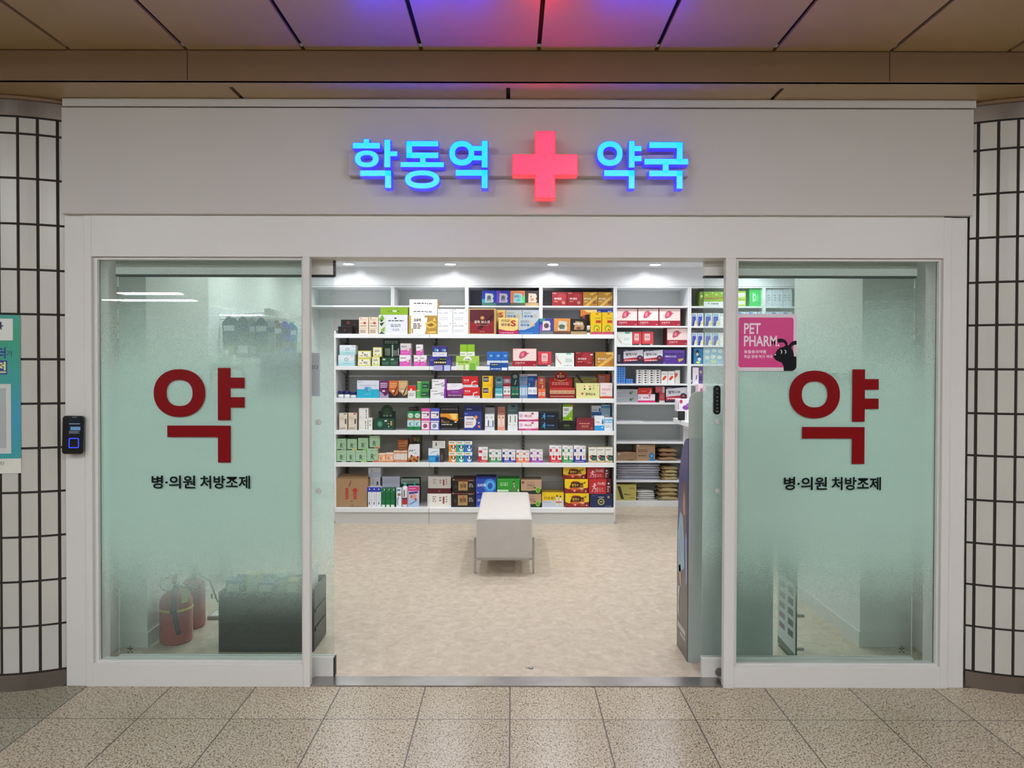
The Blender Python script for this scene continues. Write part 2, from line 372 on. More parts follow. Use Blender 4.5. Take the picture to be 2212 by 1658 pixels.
f.box(xl, xr, F0 + 0.002, F1, Z(464, 0), ztop)          # carcass behind the sign fascia
f.box(X(672, 0), X(1563, 0), 0.14, 0.18, Z(563, 0.14), ztop)
f.box(-2.3, 2.5, 0.15, 0.2, Z(560, .15), ZC + .1)
S(f, 'wall_front', M_frame, 'white painted metal shop front frame around door and windows', 'shop front', bevel=0.0015)
fx0, fx1 = X(136, -0.03), X(2097, -0.03)
f = MB().box(fx0, fx1, -0.03, 0.0015, Z(463, -.03), Z(234, -.03)).box(X(139, -.03), X(2101, -.03), -0.034, 0.0015, Z(231.5, -.03), zso - 0.001)
S(f, 'trim_4', M_fascia, 'off-white fascia panel carrying the lit pharmacy sign', 'fascia', bevel=0.001)

# windows: bead frame, glass, film
def window(name, x0, x1, zA, zB, label):
    w_ = thing(name, (x0, 0, 0), label, 'window', kind='structure')
    b = MB(); t = 0.018
    b.box(x0, x0 + t, 0.012, 0.06, zA, zB).box(x1 - t * .6, x1, 0.012, 0.06, zA, zB).box(x0 + t, x1 - t * .6, 0.012, 0.06, zB - .012, zB).box(x0 + t, x1 - t * .6, 0.012, 0.06, zA, zA + .008)
    b.build('window_frame', M_frame, w_, bevel=0.001)
    MB().box(x0 + t, x1 - t * .6, 0.030, 0.038, zA + .008, zB - .012).build('glass_pane', M_glass, w_)
    MB().box(x0 + t, x1 - t * .6, 0.0385, 0.0390, zA + .008, zB - .012).build('frosted_film', M_film, w_)
    return w_
window('window_1', xa, xb_, zb0, zh, 'left fixed shop window with greenish gradient frosted film')
window('window_2', xe, xf, Z(1438, 0), zh, 'right fixed shop window with greenish gradient frosted film')
# sliding doors, pushed open behind the windows
DY = 0.115
def door(name, pa, pb, inner, label, lock):
    x0, x1 = X(pa, DY), X(pb, DY); d = thing(name, (x0, DY, 0), label, 'sliding door', kind='structure')
    br = MB().box(x0, x1, DY - .018, DY + .018, Z(1461, DY), Z(1416, DY)).build('bottom_rail', M_frame, d, bevel=0.004)
    MB().box(x0, x1, DY - .018, DY + .02, Z(595, DY), Z(561, DY)).build('top_rail', M_frame, d, bevel=0.001)
    MB().box(x0, x1, DY - .016, DY + .018, Z(599, DY), Z(595, DY)).build('seal_strip', M_rubber, d)
    e = x1 if inner > 0 else x0
    if inner > 0: MB().box(e, e + .005, DY - .018, DY + .018, Z(1458, DY), Z(1418, DY)).box(e, e + .005, DY - .018, DY + .018, Z(597, DY), Z(562, DY)).build('edge_buffer', M_rubber, d)
    MB().box(x0 + .002, x1 - .002, DY - .005, DY + .005, Z(1416, DY), Z(599, DY)).build('glass_pane', M_glass, d)
    MB().box(x0 + .002, x1 - .002, DY + .0055, DY + .006, Z(1416, DY), Z(601, DY)).build('frosted_film', M_film2, d)
    k = MB()
    for py in (911, 1059):
        px = 689 if inner > 0 else 1549
        p = P(px, py, DY); m = MB(); m.prism(ell(p.x, p.z, .0135, .0135, 20), DY - .013, DY - .005)
        m.build('handle_plug', M_frame, d, bevel=.002)
    if lock:
        p = P(1551, 1447, DY); MB().prism(ell(p.x, p.z, .020, .020, 24), DY - .024, DY - .018).prism(ell(p.x, p.z, .011, .011, 18), DY - .028, DY - .024).box(p.x - .0015, p.x + .0015, DY - .0285, DY - .028, p.z - .006, p.z + .006, '111').build('lock_cylinder', mat('worn_nickel', '8d8a84', rough=0.5, metal=0.6), br)
    return d
door('door_1', 255, 722, 1, 'left glass sliding door standing open behind the left window', False)
door('door_2', 1518, 1974, -1, 'right glass sliding door standing open, lock in its bottom rail', True)
# tiled columns at both sides
def column(name, cx, cy, R, a0, a1, label, g0):
    r = thing(name, (cx, cy, 0), label, 'column', kind='structure')
    da = 0.0795 / R; tiles = MB(); core = MB(); zc0 = Z(1447, 0.0); ztt = Z(262, 0.0)
    core.arc(cx, cy, a0, a1, [(R - .04, 0), (R - .006, 0), (R - .006, 2.70), (R - .04, 2.70)]); core.build('grout_core', M_tilegr, r)
    zs = [zc0 + 0.0]; 
    zg = [Z(q, 0) for q in g0]
    rows = [zc0] + zg + [ztt]
    k = math.floor(a0 / da)
    while k * da < a1:
        b0, b1 = max(a0, k * da + .0066 / R), min(a1, (k + 1) * da - .0066 / R)
        if b1 - b0 < .01: k += 1; continue
        for zA, zB in zip(rows[:-1], rows[1:]):
            vs = []
            for rr in (R, R - .008):
                for zz in (zA + .0054, zB - .0054):
                    for q in range(3):
                        a = b0 + (b1 - b0) * q / 2; vs.append((cx + rr * math.sin(a), cy - rr * math.cos(a), zz))
            fs = []
            for q in range(2): fs += [(q, q+1, 3+q+1, 3+q), (q, 6+q, 6+q+1, q+1), (3+q, 3+q+1, 9+q+1, 9+q)]
            fs += [(0, 3, 9, 6), (2, 8, 11, 5)]
            tiles.add(vs, fs, 'fff', 0)
        k += 1
    tiles.build('tile_cladding', M_tile, r)
    for nm, z0, z1 in (('base_band', 0, zc0 - .003), ('top_band', ztt + .003, zso - 0.018)):
        b = MB(); b.arc(cx, cy, a0, a1, [(R - .005, z0), (R + .003, z0), (R + .003, z1), (R - .005, z1)]); b.build(nm, M_steel, r)
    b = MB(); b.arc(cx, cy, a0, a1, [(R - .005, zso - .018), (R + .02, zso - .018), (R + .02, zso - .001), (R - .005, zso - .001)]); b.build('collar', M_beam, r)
    return r
M_tile = mat('glazed_wall_tile', 'bdbcb4', rough=0.3, noise=0.03, nscale=4)
COLY, COLR = 0.63, 0.70
column('wall_left', X(137, 0) - COLR * math.sin(math.radians(28)), COLY, COLR, math.radians(-60), math.radians(28.6), 'curved column clad in narrow pale tiles left of the shop', [1348, 1252, 1157, 1062, 968, 873, 778, 682, 587, 490, 393, 298])
column('wall_right', X(2098, 0) + COLR * math.sin(math.radians(28)), COLY, COLR, math.radians(-28.6), math.radians(60), 'curved column clad in narrow pale tiles right of the shop', [1350, 1260, 1170, 1077, 981, 890, 795, 700, 608, 512, 418, 323])
S(MB().box(-9, -2.5, 1.0, 1.1, 0, 2.9).box(2.5, 7, 1.0, 1.1, 0, 2.9), 'wall_side', M_tile, 'plain pale concourse wall beyond the tiled columns')

# lamps -------------------------------------------------------------------
M_led = mat('led_diffuser', 'ffffff', emit='f6f8ff', es=9.0)
M_trimr = mat('downlight_rim', 'f4f4f4', rough=0.4)
dl = None
rows_y = (4.1, 3.1, 2.1, 1.1); cols_x = (-1.69, -0.64, 0.42, 1.475, 2.53)
rown = ('back', 'second from the back', 'third from the back', 'front'); coln = ('leftmost', 'second from the left', 'middle', 'second from the right', 'rightmost')
for i, yy in enumerate(rows_y):
    for j, xx in enumerate(cols_x):
        lamp('shop_downlight_beam', (xx, yy, ZC - .02), .12, .12, SHOP_LAMP * (1.0, 1.2, 1.5, 0.55)[i], (0.96, 0.98, 1.0), math.radians(165))
        if dl is None:
            dl = thing('downlight', (xx, yy, ZC), 'x', 'ceiling light', 'recessed downlights of the shop ceiling')
            MB().lathe([(.0, .0), (.062, .0), (.062, -.006), (.058, -.010), (.0, -.010)][1:4] , xx, yy, ZC, 28).build('rim', M_trimr, dl)
            MB().lathe([(.0001, -.0105), (.055, -.0105), (.055, -.009)], xx, yy, ZC, 28).build('diffuser', M_led, dl); o = dl
        else:
            o = dl.copy(); COL.objects.link(o)
            for ch in dl.children:
                q = ch.copy(); COL.objects.link(q); q.parent = o
            o.location = (xx, yy, ZC)
        o['label'] = 'round recessed white downlight, %s of the %s row' % (coln[j], rown[i])
M_tube = mat('fluorescent_diffuser', 'ffffff', emit='f3f6fb', es=HALL_LAMP)
M_hous = mat('lamp_housing', 'c8c4bc', rough=0.4)
fl = None; HL = [(-3.2, -2.9), (-1.1, -2.9), (1.1, -2.9), (3.2, -2.9), (-3.2, -5.2), (-1.1, -5.2), (1.1, -5.2), (3.2, -5.2), (-6.65, -9.8), (-7.0, -11.2), (-8.1, -11.2), (-7.1, -15.5)]
for i, (xx, yy) in enumerate(HL):
    if fl is None:
        fl = thing('ceiling_lamp', (xx, yy, zt), 'x', 'ceiling light', 'fluorescent lamps along the concourse ceiling')
        MB().box(xx-.58, xx+.58, yy-.09, yy+.09, zt-.035, zt-.001).build('housing', M_hous, fl)
        MB().box(xx-.55, xx+.55, yy-.05, yy+.05, zt-.05, zt-.036).build('diffuser', M_tube, fl); o = fl
    else:
        o = fl.copy(); COL.objects.link(o)
        for ch in fl.children:
            q = ch.copy(); COL.objects.link(q); q.parent = o
        o.location = (xx, yy, zt)
    o['label'] = 'long fluorescent ceiling lamp over the concourse, %s' % (('first of the nearest row', 'second of the nearest row', 'third of the nearest row', 'last of the nearest row', 'first of the next row', 'second of the next row', 'third of the next row', 'last of the next row', 'mirrored highest in the left window', 'mirrored just below the highest in the left window', 'mirrored at the left edge of the left window', 'mirrored lowest in the left window')[i])
    lamp('concourse_lamp_beam', (xx, yy, zt - .06), 1.1, .1, 0.1, (1, .95, .88)) if False else None
# ---------------------------------------------------------------- lit sign
sg = thing('pharmacy_sign', (P(1120, 355, -.03).x, -0.03, P(1120, 400, -.03).z), 'lit sign of cyan Korean letters either side of a red cross on a grey rail', 'sign')
SYR, SYF = -0.075, -0.125
def sx(cx, Y): return X(740 + cx / 2.9105, Y, 355)
def sz(cy, Y): return Z(270 + cy / 2.9105, Y, 1110)
b = MB(); xx0, xx1 = sx(36, SYR), sx(2176, SYR); zz0, zz1 = sz(320, SYR), sz(184, SYR)
b.box(xx0, xx1, SYR, -0.03, zz0, zz1); b.build('mounting_rail', mat('sign_rail_grey', 'b9b3ad', rough=0.5), sg, bevel=.002)
M_cy = mat('lit_cyan_acrylic', '062a40', emit=(0.0004, 0.0125, 1.0), es=62.0, rough=.3)
M_cys = mat('lit_blue_letter_side', '050a30', emit=(0.05, 0.04, 1.0), es=1.0, rough=.3)
M_rd = mat('lit_red_acrylic', '300008', emit=(1.0, 0.003, 0.0075), es=26.0, rough=.3)
M_rds = mat('lit_red_cross_side', '300000', emit=(1.0, 0.06, 0.08), es=0.9, rough=.3)
def letter(rects, rings):
    m = MB(); e = 3.2
    for (a, b_, c, d) in rects:
        m.box(sx(a, SYF), sx(c, SYF), SYF, SYR, sz(d, SYF), sz(b_, SYF), 'fff', 1)
        m.box(sx(a + e, SYF), sx(c - e, SYF), SYF - .002, SYF, sz(d - e, SYF), sz(b_ + e, SYF), 'fff', 0)
    for (a, b_, c, d, a2, b2, c2, d2) in rings:
        def E(a, b_, c, d, k): return ell((sx(a, SYF) + sx(c, SYF)) / 2, (sz(b_, SYF) + sz(d, SYF)) / 2, (sx(c, SYF) - sx(a, SYF)) / 2 - k, (sz(b_, SYF) - sz(d, SYF)) / 2 - k, 48, 2.25)
        k = e / 2.91 / 480
        m.ring(E(a, b_, c, d, 0), E(a2, b2, c2, d2, 0), SYF, SYR, 'fff', 1)
        m.ring(E(a, b_, c, d, k), E(a2, b2, c2, d2, -k), SYF - .002, SYF, 'fff', 0)
    m.build('sign_letter', [M_cy, M_cys], sg)
letter([(130, 88, 170, 132), (62, 112, 238, 152), (260, 92, 303, 270), (290, 165, 347, 200), (108, 285, 308, 325), (265, 285, 308, 400)], [(75, 160, 230, 270, 116, 193, 188, 236)])
letter([(398, 100, 605, 138), (398, 100, 440, 212), (398, 172, 605, 212), (485, 190, 525, 250), (362, 232, 640, 268)], [(390, 284, 612, 403, 432, 320, 570, 365)])
letter([(872, 97, 915, 270), (790, 130, 890, 165), (790, 190, 890, 225), (708, 280, 915, 322), (872, 280, 915, 400)], [(668, 98, 830, 258, 710, 138, 790, 216)])
letter([(1797, 97, 1838, 268), (1820, 128, 1882, 165), (1820, 190, 1882, 228), (1642, 280, 1838, 322), (1797, 280, 1838, 400)], [(1598, 98, 1762, 258, 1640, 138, 1722, 216)])
letter([(1925, 103, 2140, 145), (2098, 103, 2140, 230), (1895, 208, 2175, 248), (2010, 230, 2052, 300), (1925, 282, 2140, 322), (2098, 282, 2140, 400)], [])
m = MB(); CF = SYF - .012
def cross(e):
    v0, v1, w0, w1 = sx(1210+e, CF), sx(1338-e, CF), sz(460-e, CF), sz(37+e, CF); h0, h1, g0, g1 = sx(1068+e, CF), sx(1478-e, CF), sz(315-e, CF), sz(182+e, CF)
    return [(v0, w0), (v1, w0), (v1, g0), (h1, g0), (h1, g1), (v1, g1), (v1, w1), (v0, w1), (v0, g1), (h0, g1), (h0, g0), (v0, g0)]
m.prism(cross(0), CF, SYR, 'fff', 1).prism(cross(4), CF - .002, CF, 'fff', 0); m.build('cross', [M_rd, M_rds], sg, bevel=0.004)

# ---------------------------------------------------------------- vinyl lettering on the windows
M_vred = mat('red_vinyl', '7e0c12', rough=0.35, spec=0.15); M_vblk = mat('black_vinyl', '0a1216', rough=0.4, spec=0.15); M_vgry = mat('grey_vinyl', '1c2c2c', rough=0.5)
VY = 0.029
def yak(name, dx, s, label, y):
    g = thing(name, (P(430 + dx, 1000, y).x, y, P(430, 1000, y).z), label, 'lettering')
    def q(x): return X(332.4 + dx + (x - 332.4) * s, y)
    def r(yy): return Z(yy, y)
    m = MB(); t = 0.0012
    m.ring(ell((q(332.4)+q(443.8))/2, (r(798.6)+r(901.9))/2, (q(443.8)-q(332.4))/2, (r(798.6)-r(901.9))/2, 56, 2.15), ell((q(360.2)+q(416.2))/2, (r(822.2)+r(878))/2, (q(416.2)-q(360.2))/2, (r(822.2)-r(878))/2, 56, 2.3), y - t, y)
    m.prism([(q(470.8), r(908.6)), (q(498.4), r(908.6)), (q(498.4), r(881.2)), (q(528.7), r(881.2)), (q(528.7), r(858.8)), (q(498.4), r(858.8)), (q(498.4), r(839.5)), (q(528.7), r(839.5)), (q(528.7), r(816.5)), (q(498.4), r(816.5)), (q(498.4), r(795.7)), (q(470.8), r(795.7))], y - t, y)
    m.prism([(q(470.8), r(1000)), (q(498.4), r(1000)), (q(498.4), r(920.2)), (q(361.4), r(920.2)), (q(361.4), r(945.3)), (q(470.8), r(945.3))], y - t, y)
    m.build('red_letter', M_vred, g)
    m = MB(); x0, x1 = (327, 540) if dx == 0 else (1694, 1904)
    xm, xn = x0 + .445 * (x1 - x0), x0 + .492 * (x1 - x0)
    MB().text('병·의원', X(x0, y), X(xm, y), Z(1056.5, y), Z(1028, y), y - t, 'fff', 0, 0.022).build('clinic_lettering', M_vblk, g)
    MB().text('처방조제', X(xn, y), X(x1, y), Z(1056.5, y), Z(1028, y), y - t, 'fff', 0, 0.022).build('dispensing_lettering', M_vblk, g)
yak('window_lettering', 0, 1.0, 'red Korean letter over small black writing on the left window', VY)
yak('window_lettering', 1371.8, 0.985, 'red Korean letter over small black writing on the right window', VY)
# lettering of the door behind the frosted right window
m = MB(); m.text('병·의원 처방조제', X(1636, DY - .006), X(1842, DY - .006), Z(829, DY), Z(801, DY), DY - .006, 'fff', 0, 0.02)
o = m.build('door_lettering', M_vgry); tag(o, 'grey Korean writing on the sliding door behind the right window', 'lettering'); 
# notice on the left door
n = thing('paper_notice', (X(620, DY), DY, Z(855, DY)), 'white paper notice with grey Korean writing on the left sliding door', 'notice')
m = MB(); m.box(X(562, DY-.006), X(691, DY-.006), DY - .0065, DY - .0055, Z(856, DY), Z(763, DY)); m.build('sheet', mat('notice_paper', 'c4cbd2', rough=0.8), n)
m = MB(); y = DY - .0068
m.text('공휴 중 오픈 예정입니다', X(568, y), X(688, y), Z(799, y), Z(789, y), y).text('감사합니다', X(598, y), X(648, y), Z(810, y), Z(801, y), y).text('마음에 약국', X(599, y), X(650, y), Z(832, y), Z(823, y), y)
m.build('writing', mat('notice_ink', '26302f', rough=.8), n)
# square pet sticker behind the left letter, on the door glass
M_pkf = mat('pale_pink_border', 'c9aeb8', rough=.5)
m = MB(); y = DY - .006; a, b_, c_, d_ = X(453, y), X(531, y), Z(872, y), Z(792, y); w_ = .017
m.ring(rrect(a, b_, c_, d_, .035, 8), rrect(a + w_, b_ - w_, c_ + w_, d_ - w_, .022, 8), y, y + .0005)
o = m.build('sticker_outline', M_pkf); tag(o, 'faint pink rounded sticker outline behind the left red letter', 'sticker')
# pet pharmacy sticker
Y = 0.0285; st = thing('pet_sticker', (X(1655, Y), Y, Z(798, Y)), 'pink square pet pharmacy sticker with white words and black dog', 'sticker')
def tx(c): return X(1570 + c / 4.739, Y, 740)
def tz(c): return Z(550 + c / 4.739, Y, 1655)
MB().prism(rrect(tx(82), tx(718), tz(1190), tz(605), .018, 8), Y, Y + .001).build('border', mat('sticker_border', 'dccfd8', rough=.4), st)
MB().prism(rrect(tx(122), tx(682), tz(1152), tz(642), .011, 8), Y - .0004, Y).build('pink_field', mat('sticker_pink', 'd03a83', rough=.4), st)
m = MB(); e = Y - .0007
m.text('PET', tx(175), tx(345), tz(810), tz(700), e, off=.02).text('PHARM.', tx(175), tx(538), tz(938), tz(828), e, off=.02)
m.text('동물용의약품', tx(177), tx(405), tz(1010), tz(975), e, off=.02).text('취급 판매 허가 약국', tx(177), tx(467), tz(1060), tz(1025), e, off=.02)
m.build('white_lettering', mat('sticker_white', 'ecd9e4', rough=.4), st)
m = MB(); e = Y - .0009
dog = [(585,1188),(582,1140),(560,1100),(530,1092),(500,1075),(482,1050),(480,1022),(500,1005),(515,975),(545,950),(585,940),(600,925),(590,905),(570,895),(535,900),(518,890),(516,868),(530,858),(565,858),(600,872),(620,900),(626,930),(640,915),(660,892),(690,880),(714,878),(714,918),(690,922),(665,935),(660,955),(675,975),(685,1010),(688,1040),(714,1040),(714,1150),(700,1175),(675,1188)]
m.prism([(tx(a), tz(b_)) for a, b_ in dog], e, e + .0003); m.build('dog_shape', M_vblk, st)
m = MB(); e -= .0002
for cx in (550, 592):
    m.prism([(tx(cx + a), tz(994 + b_)) for a, b_ in ((0,18),(8,18),(16,8),(17,-4),(12,-16),(2,-22),(-4,-20),(6,-12),(9,0),(7,10))], e, e + .0001)
m.prism(ell(tx(496), tz(1022), .004, .003, 12), e, e + .0001, 'd05a80')
m.build('dog_eyes', mat('sticker_eye_white', 'efe6ec', rough=.4), st)
# tiny approval marks etched at the feet of the windows
for px, lb in ((281, 'small square etched mark at the foot of the left window'), (1948, 'small square etched mark at the foot of the right window')):
    m = MB(); y = .0295
    for i in range(3):
        for j in range(3):
            if (i + j) % 2 == 0 or j == 0: p = P(px - 4 + i * 4, 1400 + j * 4, y); m.box(p.x - .0035, p.x + .0035, y - .0004, y, p.z - .003, p.z + .003)
    p = P(px, 1396, y); m.prism([(p.x - .006, p.z), (p.x + .006, p.z), (p.x, p.z + .005)], y - .0004, y)
    o = m.build('etched_mark', M_vgry); tag(o, lb, 'mark')

# ---------------------------------------------------------------- card reader, keypad, poster
Y = -.02; ca = P(161, 938, Y)
cr = thing('card_reader', (ca.x, 0, P(161, 980, Y).z), 'black fingerprint card reader with blue square light on the left frame', 'card reader')
R_ = Matrix.Translation((ca.x, 0, ca.z)) @ Matrix.Rotation(math.radians(14), 4, 'Z') @ Matrix.Rotation(math.radians(1.5), 4, 'Y')
def loc(m): 
    m.v = [tuple(R_ @ Vector(v)) for v in m.v]; return m
loc(MB().box(-.020, .042, -.010, .012, -.080, .078, mi=0)).build('mounting_plate', mat('grey_backplate', '8f8d8b', rough=.5), cr, bevel=.003)
loc(MB().prism(rrect(-.048, .040, -.088, .088, .012, 6), -.045, -.022).prism(rrect(-.044, .036, -.08, .08, .01, 6), -.022, -.010)).build('body', M_blackp, cr, bevel=.003); cb = cr.children[-1] if False else [q for q in bpy.data.objects if q.parent == cr and q.name.startswith('body')][0]
loc(MB().prism(rrect(-.0485, .0405, -.0885, .0885, .012, 6), -.036, -.033)).build('silver_rim', M_chrome, cr)
mm = MB(); mm.box(-.022, .027, -.0462, -.0455, .004, .073, '10151d').box(-.014, .027, -.0466, -.0462, .022, .038, '6f9fd0').box(-.020, .025, -.0466, -.0462, .050, .053, 'a5b0bd')
for q in range(3): mm.box(-.020, .024 - .006 * (q % 2), -.0466, -.0462, .007 + q * .0045, .0095 + q * .0045, '7e8894')
mm.box(-.008, .012, -.0466, -.0455, .081, .083, '9aa')
loc(mm).build('screen', mat('reader_screen', attr=True, rough=.2, emit='4a6a90', es=.06), cb)
mm = MB(); mm.ring(rrect(-.020, .022, -.060, -.014, .005), rrect(-.0165, .0185, -.0565, -.0175, .004), -.0465, -.0455)
loc(mm).build('finger_light', mat('blue_led_ring', '001', emit=(0.02, 0.05, 1.0), es=2.2), cb)
Y = DY - .02; kp = thing('door_keypad', (X(1549, Y), Y, Z(893, Y)), 'slim black rounded keypad on the right sliding door glass', 'keypad')
a, b_, c_, d_ = X(1541.5, Y), X(1556.5, Y), Z(894, Y), Z(831, Y)
MB().prism(rrect(a, b_, c_, d_, .0155, 8), Y, DY - .005).build('body', M_blackp, kp, bevel=.002)
m = MB(); cx = (a + b_) / 2
m.ring(ell(cx, Z(839, Y), .0035, .0035, 16), ell(cx, Z(839, Y), .0025, .0025, 16), Y - .0006, Y).box(cx - .005, cx + .005, Y - .0006, Y, Z(847.6, Y), Z(847, Y))
for py in (856.5, 864, 872, 880): m.prism(ell(cx, Z(py, Y), .0028, .0022, 10), Y - .0006, Y)
m.box(cx - .006, cx + .006, Y - .0006, Y, Z(888, Y), Z(886.6, Y), '555')
m.build('symbols', mat('keypad_legend', 'b8c0c4', rough=.5), kp)
# poster wrapped on the left column
pcx = X(137, 0) - COLR * math.sin(math.radians(28)); RR = COLR + .003
def onc(u, z, e=0): a = u / RR; return (pcx + (RR + e) * math.sin(a), COLY - (RR + e) * math.cos(a), z)
def uof(px, py=850):
    lo, hi = -.6, .6
    for _ in range(40):
        mi = (lo + hi) / 2; q = onc(mi, 1.4); rp = P(px, py, q[1]); 
        if q[0] < rp.x: lo = mi
        else: hi = mi
    return lo
po = thing('wall_poster', (onc(uof(0), 1.4)[0], onc(0, 1.4)[1], 0.9), 'green and blue notice poster with white boxes on the left tiled column', 'poster')
UW = 0.5
def sheet(name, u0, u1, z0, z1, e, m_, th=.001):
    m = MB(); n = max(2, int((u1 - u0) / .04) + 1); vs = []
    for i in range(n + 1):
        u = u0 + (u1 - u0) * i / n
        for ee in (e, e + th):
            for z in (z0, z1): vs.append(onc(u, z, ee))
    fs = []
    for i in range(n):
        b = 4 * i; fs += [(b+2, b+6, b+7, b+3), (b+1, b+5, b+4, b), (b+3, b+7, b+5, b+1), (b, b+4, b+6, b+2)]
    fs += [(0, 2, 3, 1), (4*n+1, 4*n+3, 4*n+2, 4*n)]
    return m.add(vs, fs).build(name, m_, po)
Yp = onc(uof(20), 1)[1]
def pz(py): return Z(py, Yp, 20) + (P(20, py, Yp).z - P(1106, py, Yp).z) * 0
def pz(py): return P(20, py, Yp).z
ur = uof(45)
def pm():
    m, nt, out = node_mat('poster_print'); L = nt.links.new; b = nt.nodes.new('ShaderNodeBsdfPrincipled'); L(b.outputs[0], out.inputs[0]); b.inputs['Roughness'].default_value = .35
    tc = nt.nodes.new('ShaderNodeTexCoord'); mp = nt.nodes.new('ShaderNodeMapping'); mp.inputs['Rotation'].default_value = (0, .5, 0); L(tc.outputs['Object'], mp.inputs[0])
    sp = nt.nodes.new('ShaderNodeSeparateXYZ'); L(mp.outputs[0], sp.inputs[0]); n = nt.nodes.new('ShaderNodeTexNoise'); n.inputs['Scale'].default_value = 5; L(tc.outputs['Object'], n.inputs['Vector'])
    mr = nt.nodes.new('ShaderNodeMath'); mr.operation = 'MULTIPLY_ADD'; mr.inputs[1].default_value = 3.0; L(sp.outputs['Z'], mr.inputs[0]); L(n.outputs['Fac'], mr.inputs[2])
    fr = nt.nodes.new('ShaderNodeMath'); fr.operation = 'PINGPONG'; fr.inputs[1].default_value = 1; L(mr.outputs[0], fr.inputs[0])
    r = ramp(nt, [(0, '2f9a78'), (.45, '3a9a96'), (1, '3f98b4')]); L(fr.outputs[0], r.inputs[0]); L(r.outputs[0], b.inputs['Base Color']); return m
sheet('poster_sheet', ur - UW, ur, pz(990), pz(680), 0, pm())
sheet('footer_strip', ur - UW, ur, pz(1022), pz(990), 0, mat('poster_cream', 'd8d8cc', rough=.4))
sheet('title_box', ur - UW, uof(29), pz(735), pz(688), .0012, mat('poster_white', 'd6dad4', rough=.4))
sheet('form_box', ur - UW, uof(24), pz(979), pz(829), .0012, mat('poster_pale', 'c9cdc8', rough=.4))
sheet('form_sheet', ur - UW + .02, uof(13), pz(967), pz(838), .0026, mat('poster_form_grey', 'aab0b0', rough=.4), .0006)
sheet('blue_label', ur - UW, uof(16), pz(808), pz(778), .0012, mat('poster_navy', '23398f', rough=.4))
def ptext(name, t, pa, pb, ya, yb, e, m_, off=.03):
    vs, fs = textmesh(t, off); u0, u1 = uof(pa), uof(pb)
    MB().add([onc(u0 + a * (u1 - u0), pz(yb) + b_ * (pz(ya) - pz(yb)), e) for a, b_ in vs], fs).build(name, m_, po)
M_pk = mat('poster_ink', '14203a', rough=.4)
ptext('title_lettering', '화', -16, 9, 695, 714, .0026, M_pk)
ptext('centre_lettering', '센터', -24, 13, 750, 774, .0016, mat('poster_ink_blue', '1a2a8a', rough=.4))
ptext('small_lettering', '가', 15, 28, 757, 770, .0016, M_pk, 0)
ptext('yellow_lettering', '전', -10, 14, 781, 805, .0026, mat('poster_yellow', 'dfe08a', rough=.4))
ptext('footer_lettering', '공단', -10, 9, 996, 1004, .0016, M_pk, 0)
# ---------------------------------------------------------------- shop furniture
GY = 3.53                       # front of the shelf lips of the low gondola
GB = 3.95
gx = [X(q, GY, 900) for q in (725, 927.5, 1127.5, 1327)]
LIP = {1: (721.5, 730.5), 2: (791, 799.5), 3: (860, 869.5), 4: (929.5, 939), 5: (999, 1008.5), 6: (1096, 1107)}
GZ = {k: Z(v[0], GY) for k, v in LIP.items()}
bayn = ('left bay', 'middle bay', 'right bay')
M_slot = mat('slotted_upright_grey', '8d8a86', rough=.5)
M_kick = mat('plinth_panel_grey', 'cfd0ce', rough=.4)
for i in range(3):
    x0, x1 = gx[i] + .0015, gx[i+1] - .0015
    g = thing('shelving_unit', ((x0 + x1) / 2, GY, 0), 'white steel display shelving, %s of the three joined bays' % bayn[i], 'shelving', 'display shelving bays')
    ft = GZ[1] + 0.02
    m = MB()
    for k in range(8):
        za = .12 + k * (ft - .12) / 8; m.box(x0, x1, GB, GB + .018, za, za + (ft - .12) / 8 - .003)
    m.build('back_panel', M_back, g)
    for nm, xx, on in (('upright', x0 + .008, True), ('upright', x1 - .008, i == 2)):
        if not on: continue
        xx = x0 + .0165 if xx < x0 + .02 else x1 - .0165
        m = MB().box(xx - .016, xx + .016, GB - .03, GB, .02, ft + .03, 'fff', 0)
        q = .16
        while q < ft: m.box(xx - .004, xx + .004, GB - .0306, GB - .0296, q, q + .022, '000', 1); q += .038
        m.build(nm, [M_slot, M_rubber], g)
    for s in range(1, 6):
        zt_ = GZ[s]; th = zt_ - Z(LIP[s][1], GY)
        shf = MB().box(x0, x1, GY, GY + .018, zt_ - th, zt_).box(x0, x1, GY + .018, GB - .001, zt_ - .02, zt_ - .003).build('shelf', M_shelf, g, bevel=.002)
        if True:
            m = MB()
            for xx in (x0 + .012, x1 - .012):
                m.add([(xx, GY + .06, zt_ - .02), (xx, GB - .03, zt_ - .02), (xx, GB - .03, zt_ - .085), (xx + .003, GY + .06, zt_ - .02), (xx + .003, GB - .03, zt_ - .02), (xx + .003, GB - .03, zt_ - .085)], [(0, 1, 2), (5, 4, 3), (0, 3, 4, 1), (1, 4, 5, 2), (2, 5, 3, 0)])
            m.build('bracket', M_shelf, shf)
    by = GY - .035; zt_ = GZ[6]; zq = Z(1107, by)
    MB().box(x0, x1, by, GB - .001, zq, zt_).build('base_shelf', M_shelf, g, bevel=.002)
    MB().box(x0, x1, by + .012, by + .03, Z(1131, by), zq - .004).build('plinth', M_kick, g)
    m = MB()
    for xx in (x0 + .02, x1 - .05): m.box(xx, xx + .03, by + .03, GB, 0, zq - .004)
    m.build('foot', M_rubber, g)
    if i != 1:
        xe_ = x0 if i == 0 else x1
        MB().box(min(xe_, xe_ + (.012 if i else -.012)), max(xe_, xe_ + (.012 if i else -.012)), GY - .01, GB + .02, .02, ft + (.01)).build('side_panel', M_shelf, g)
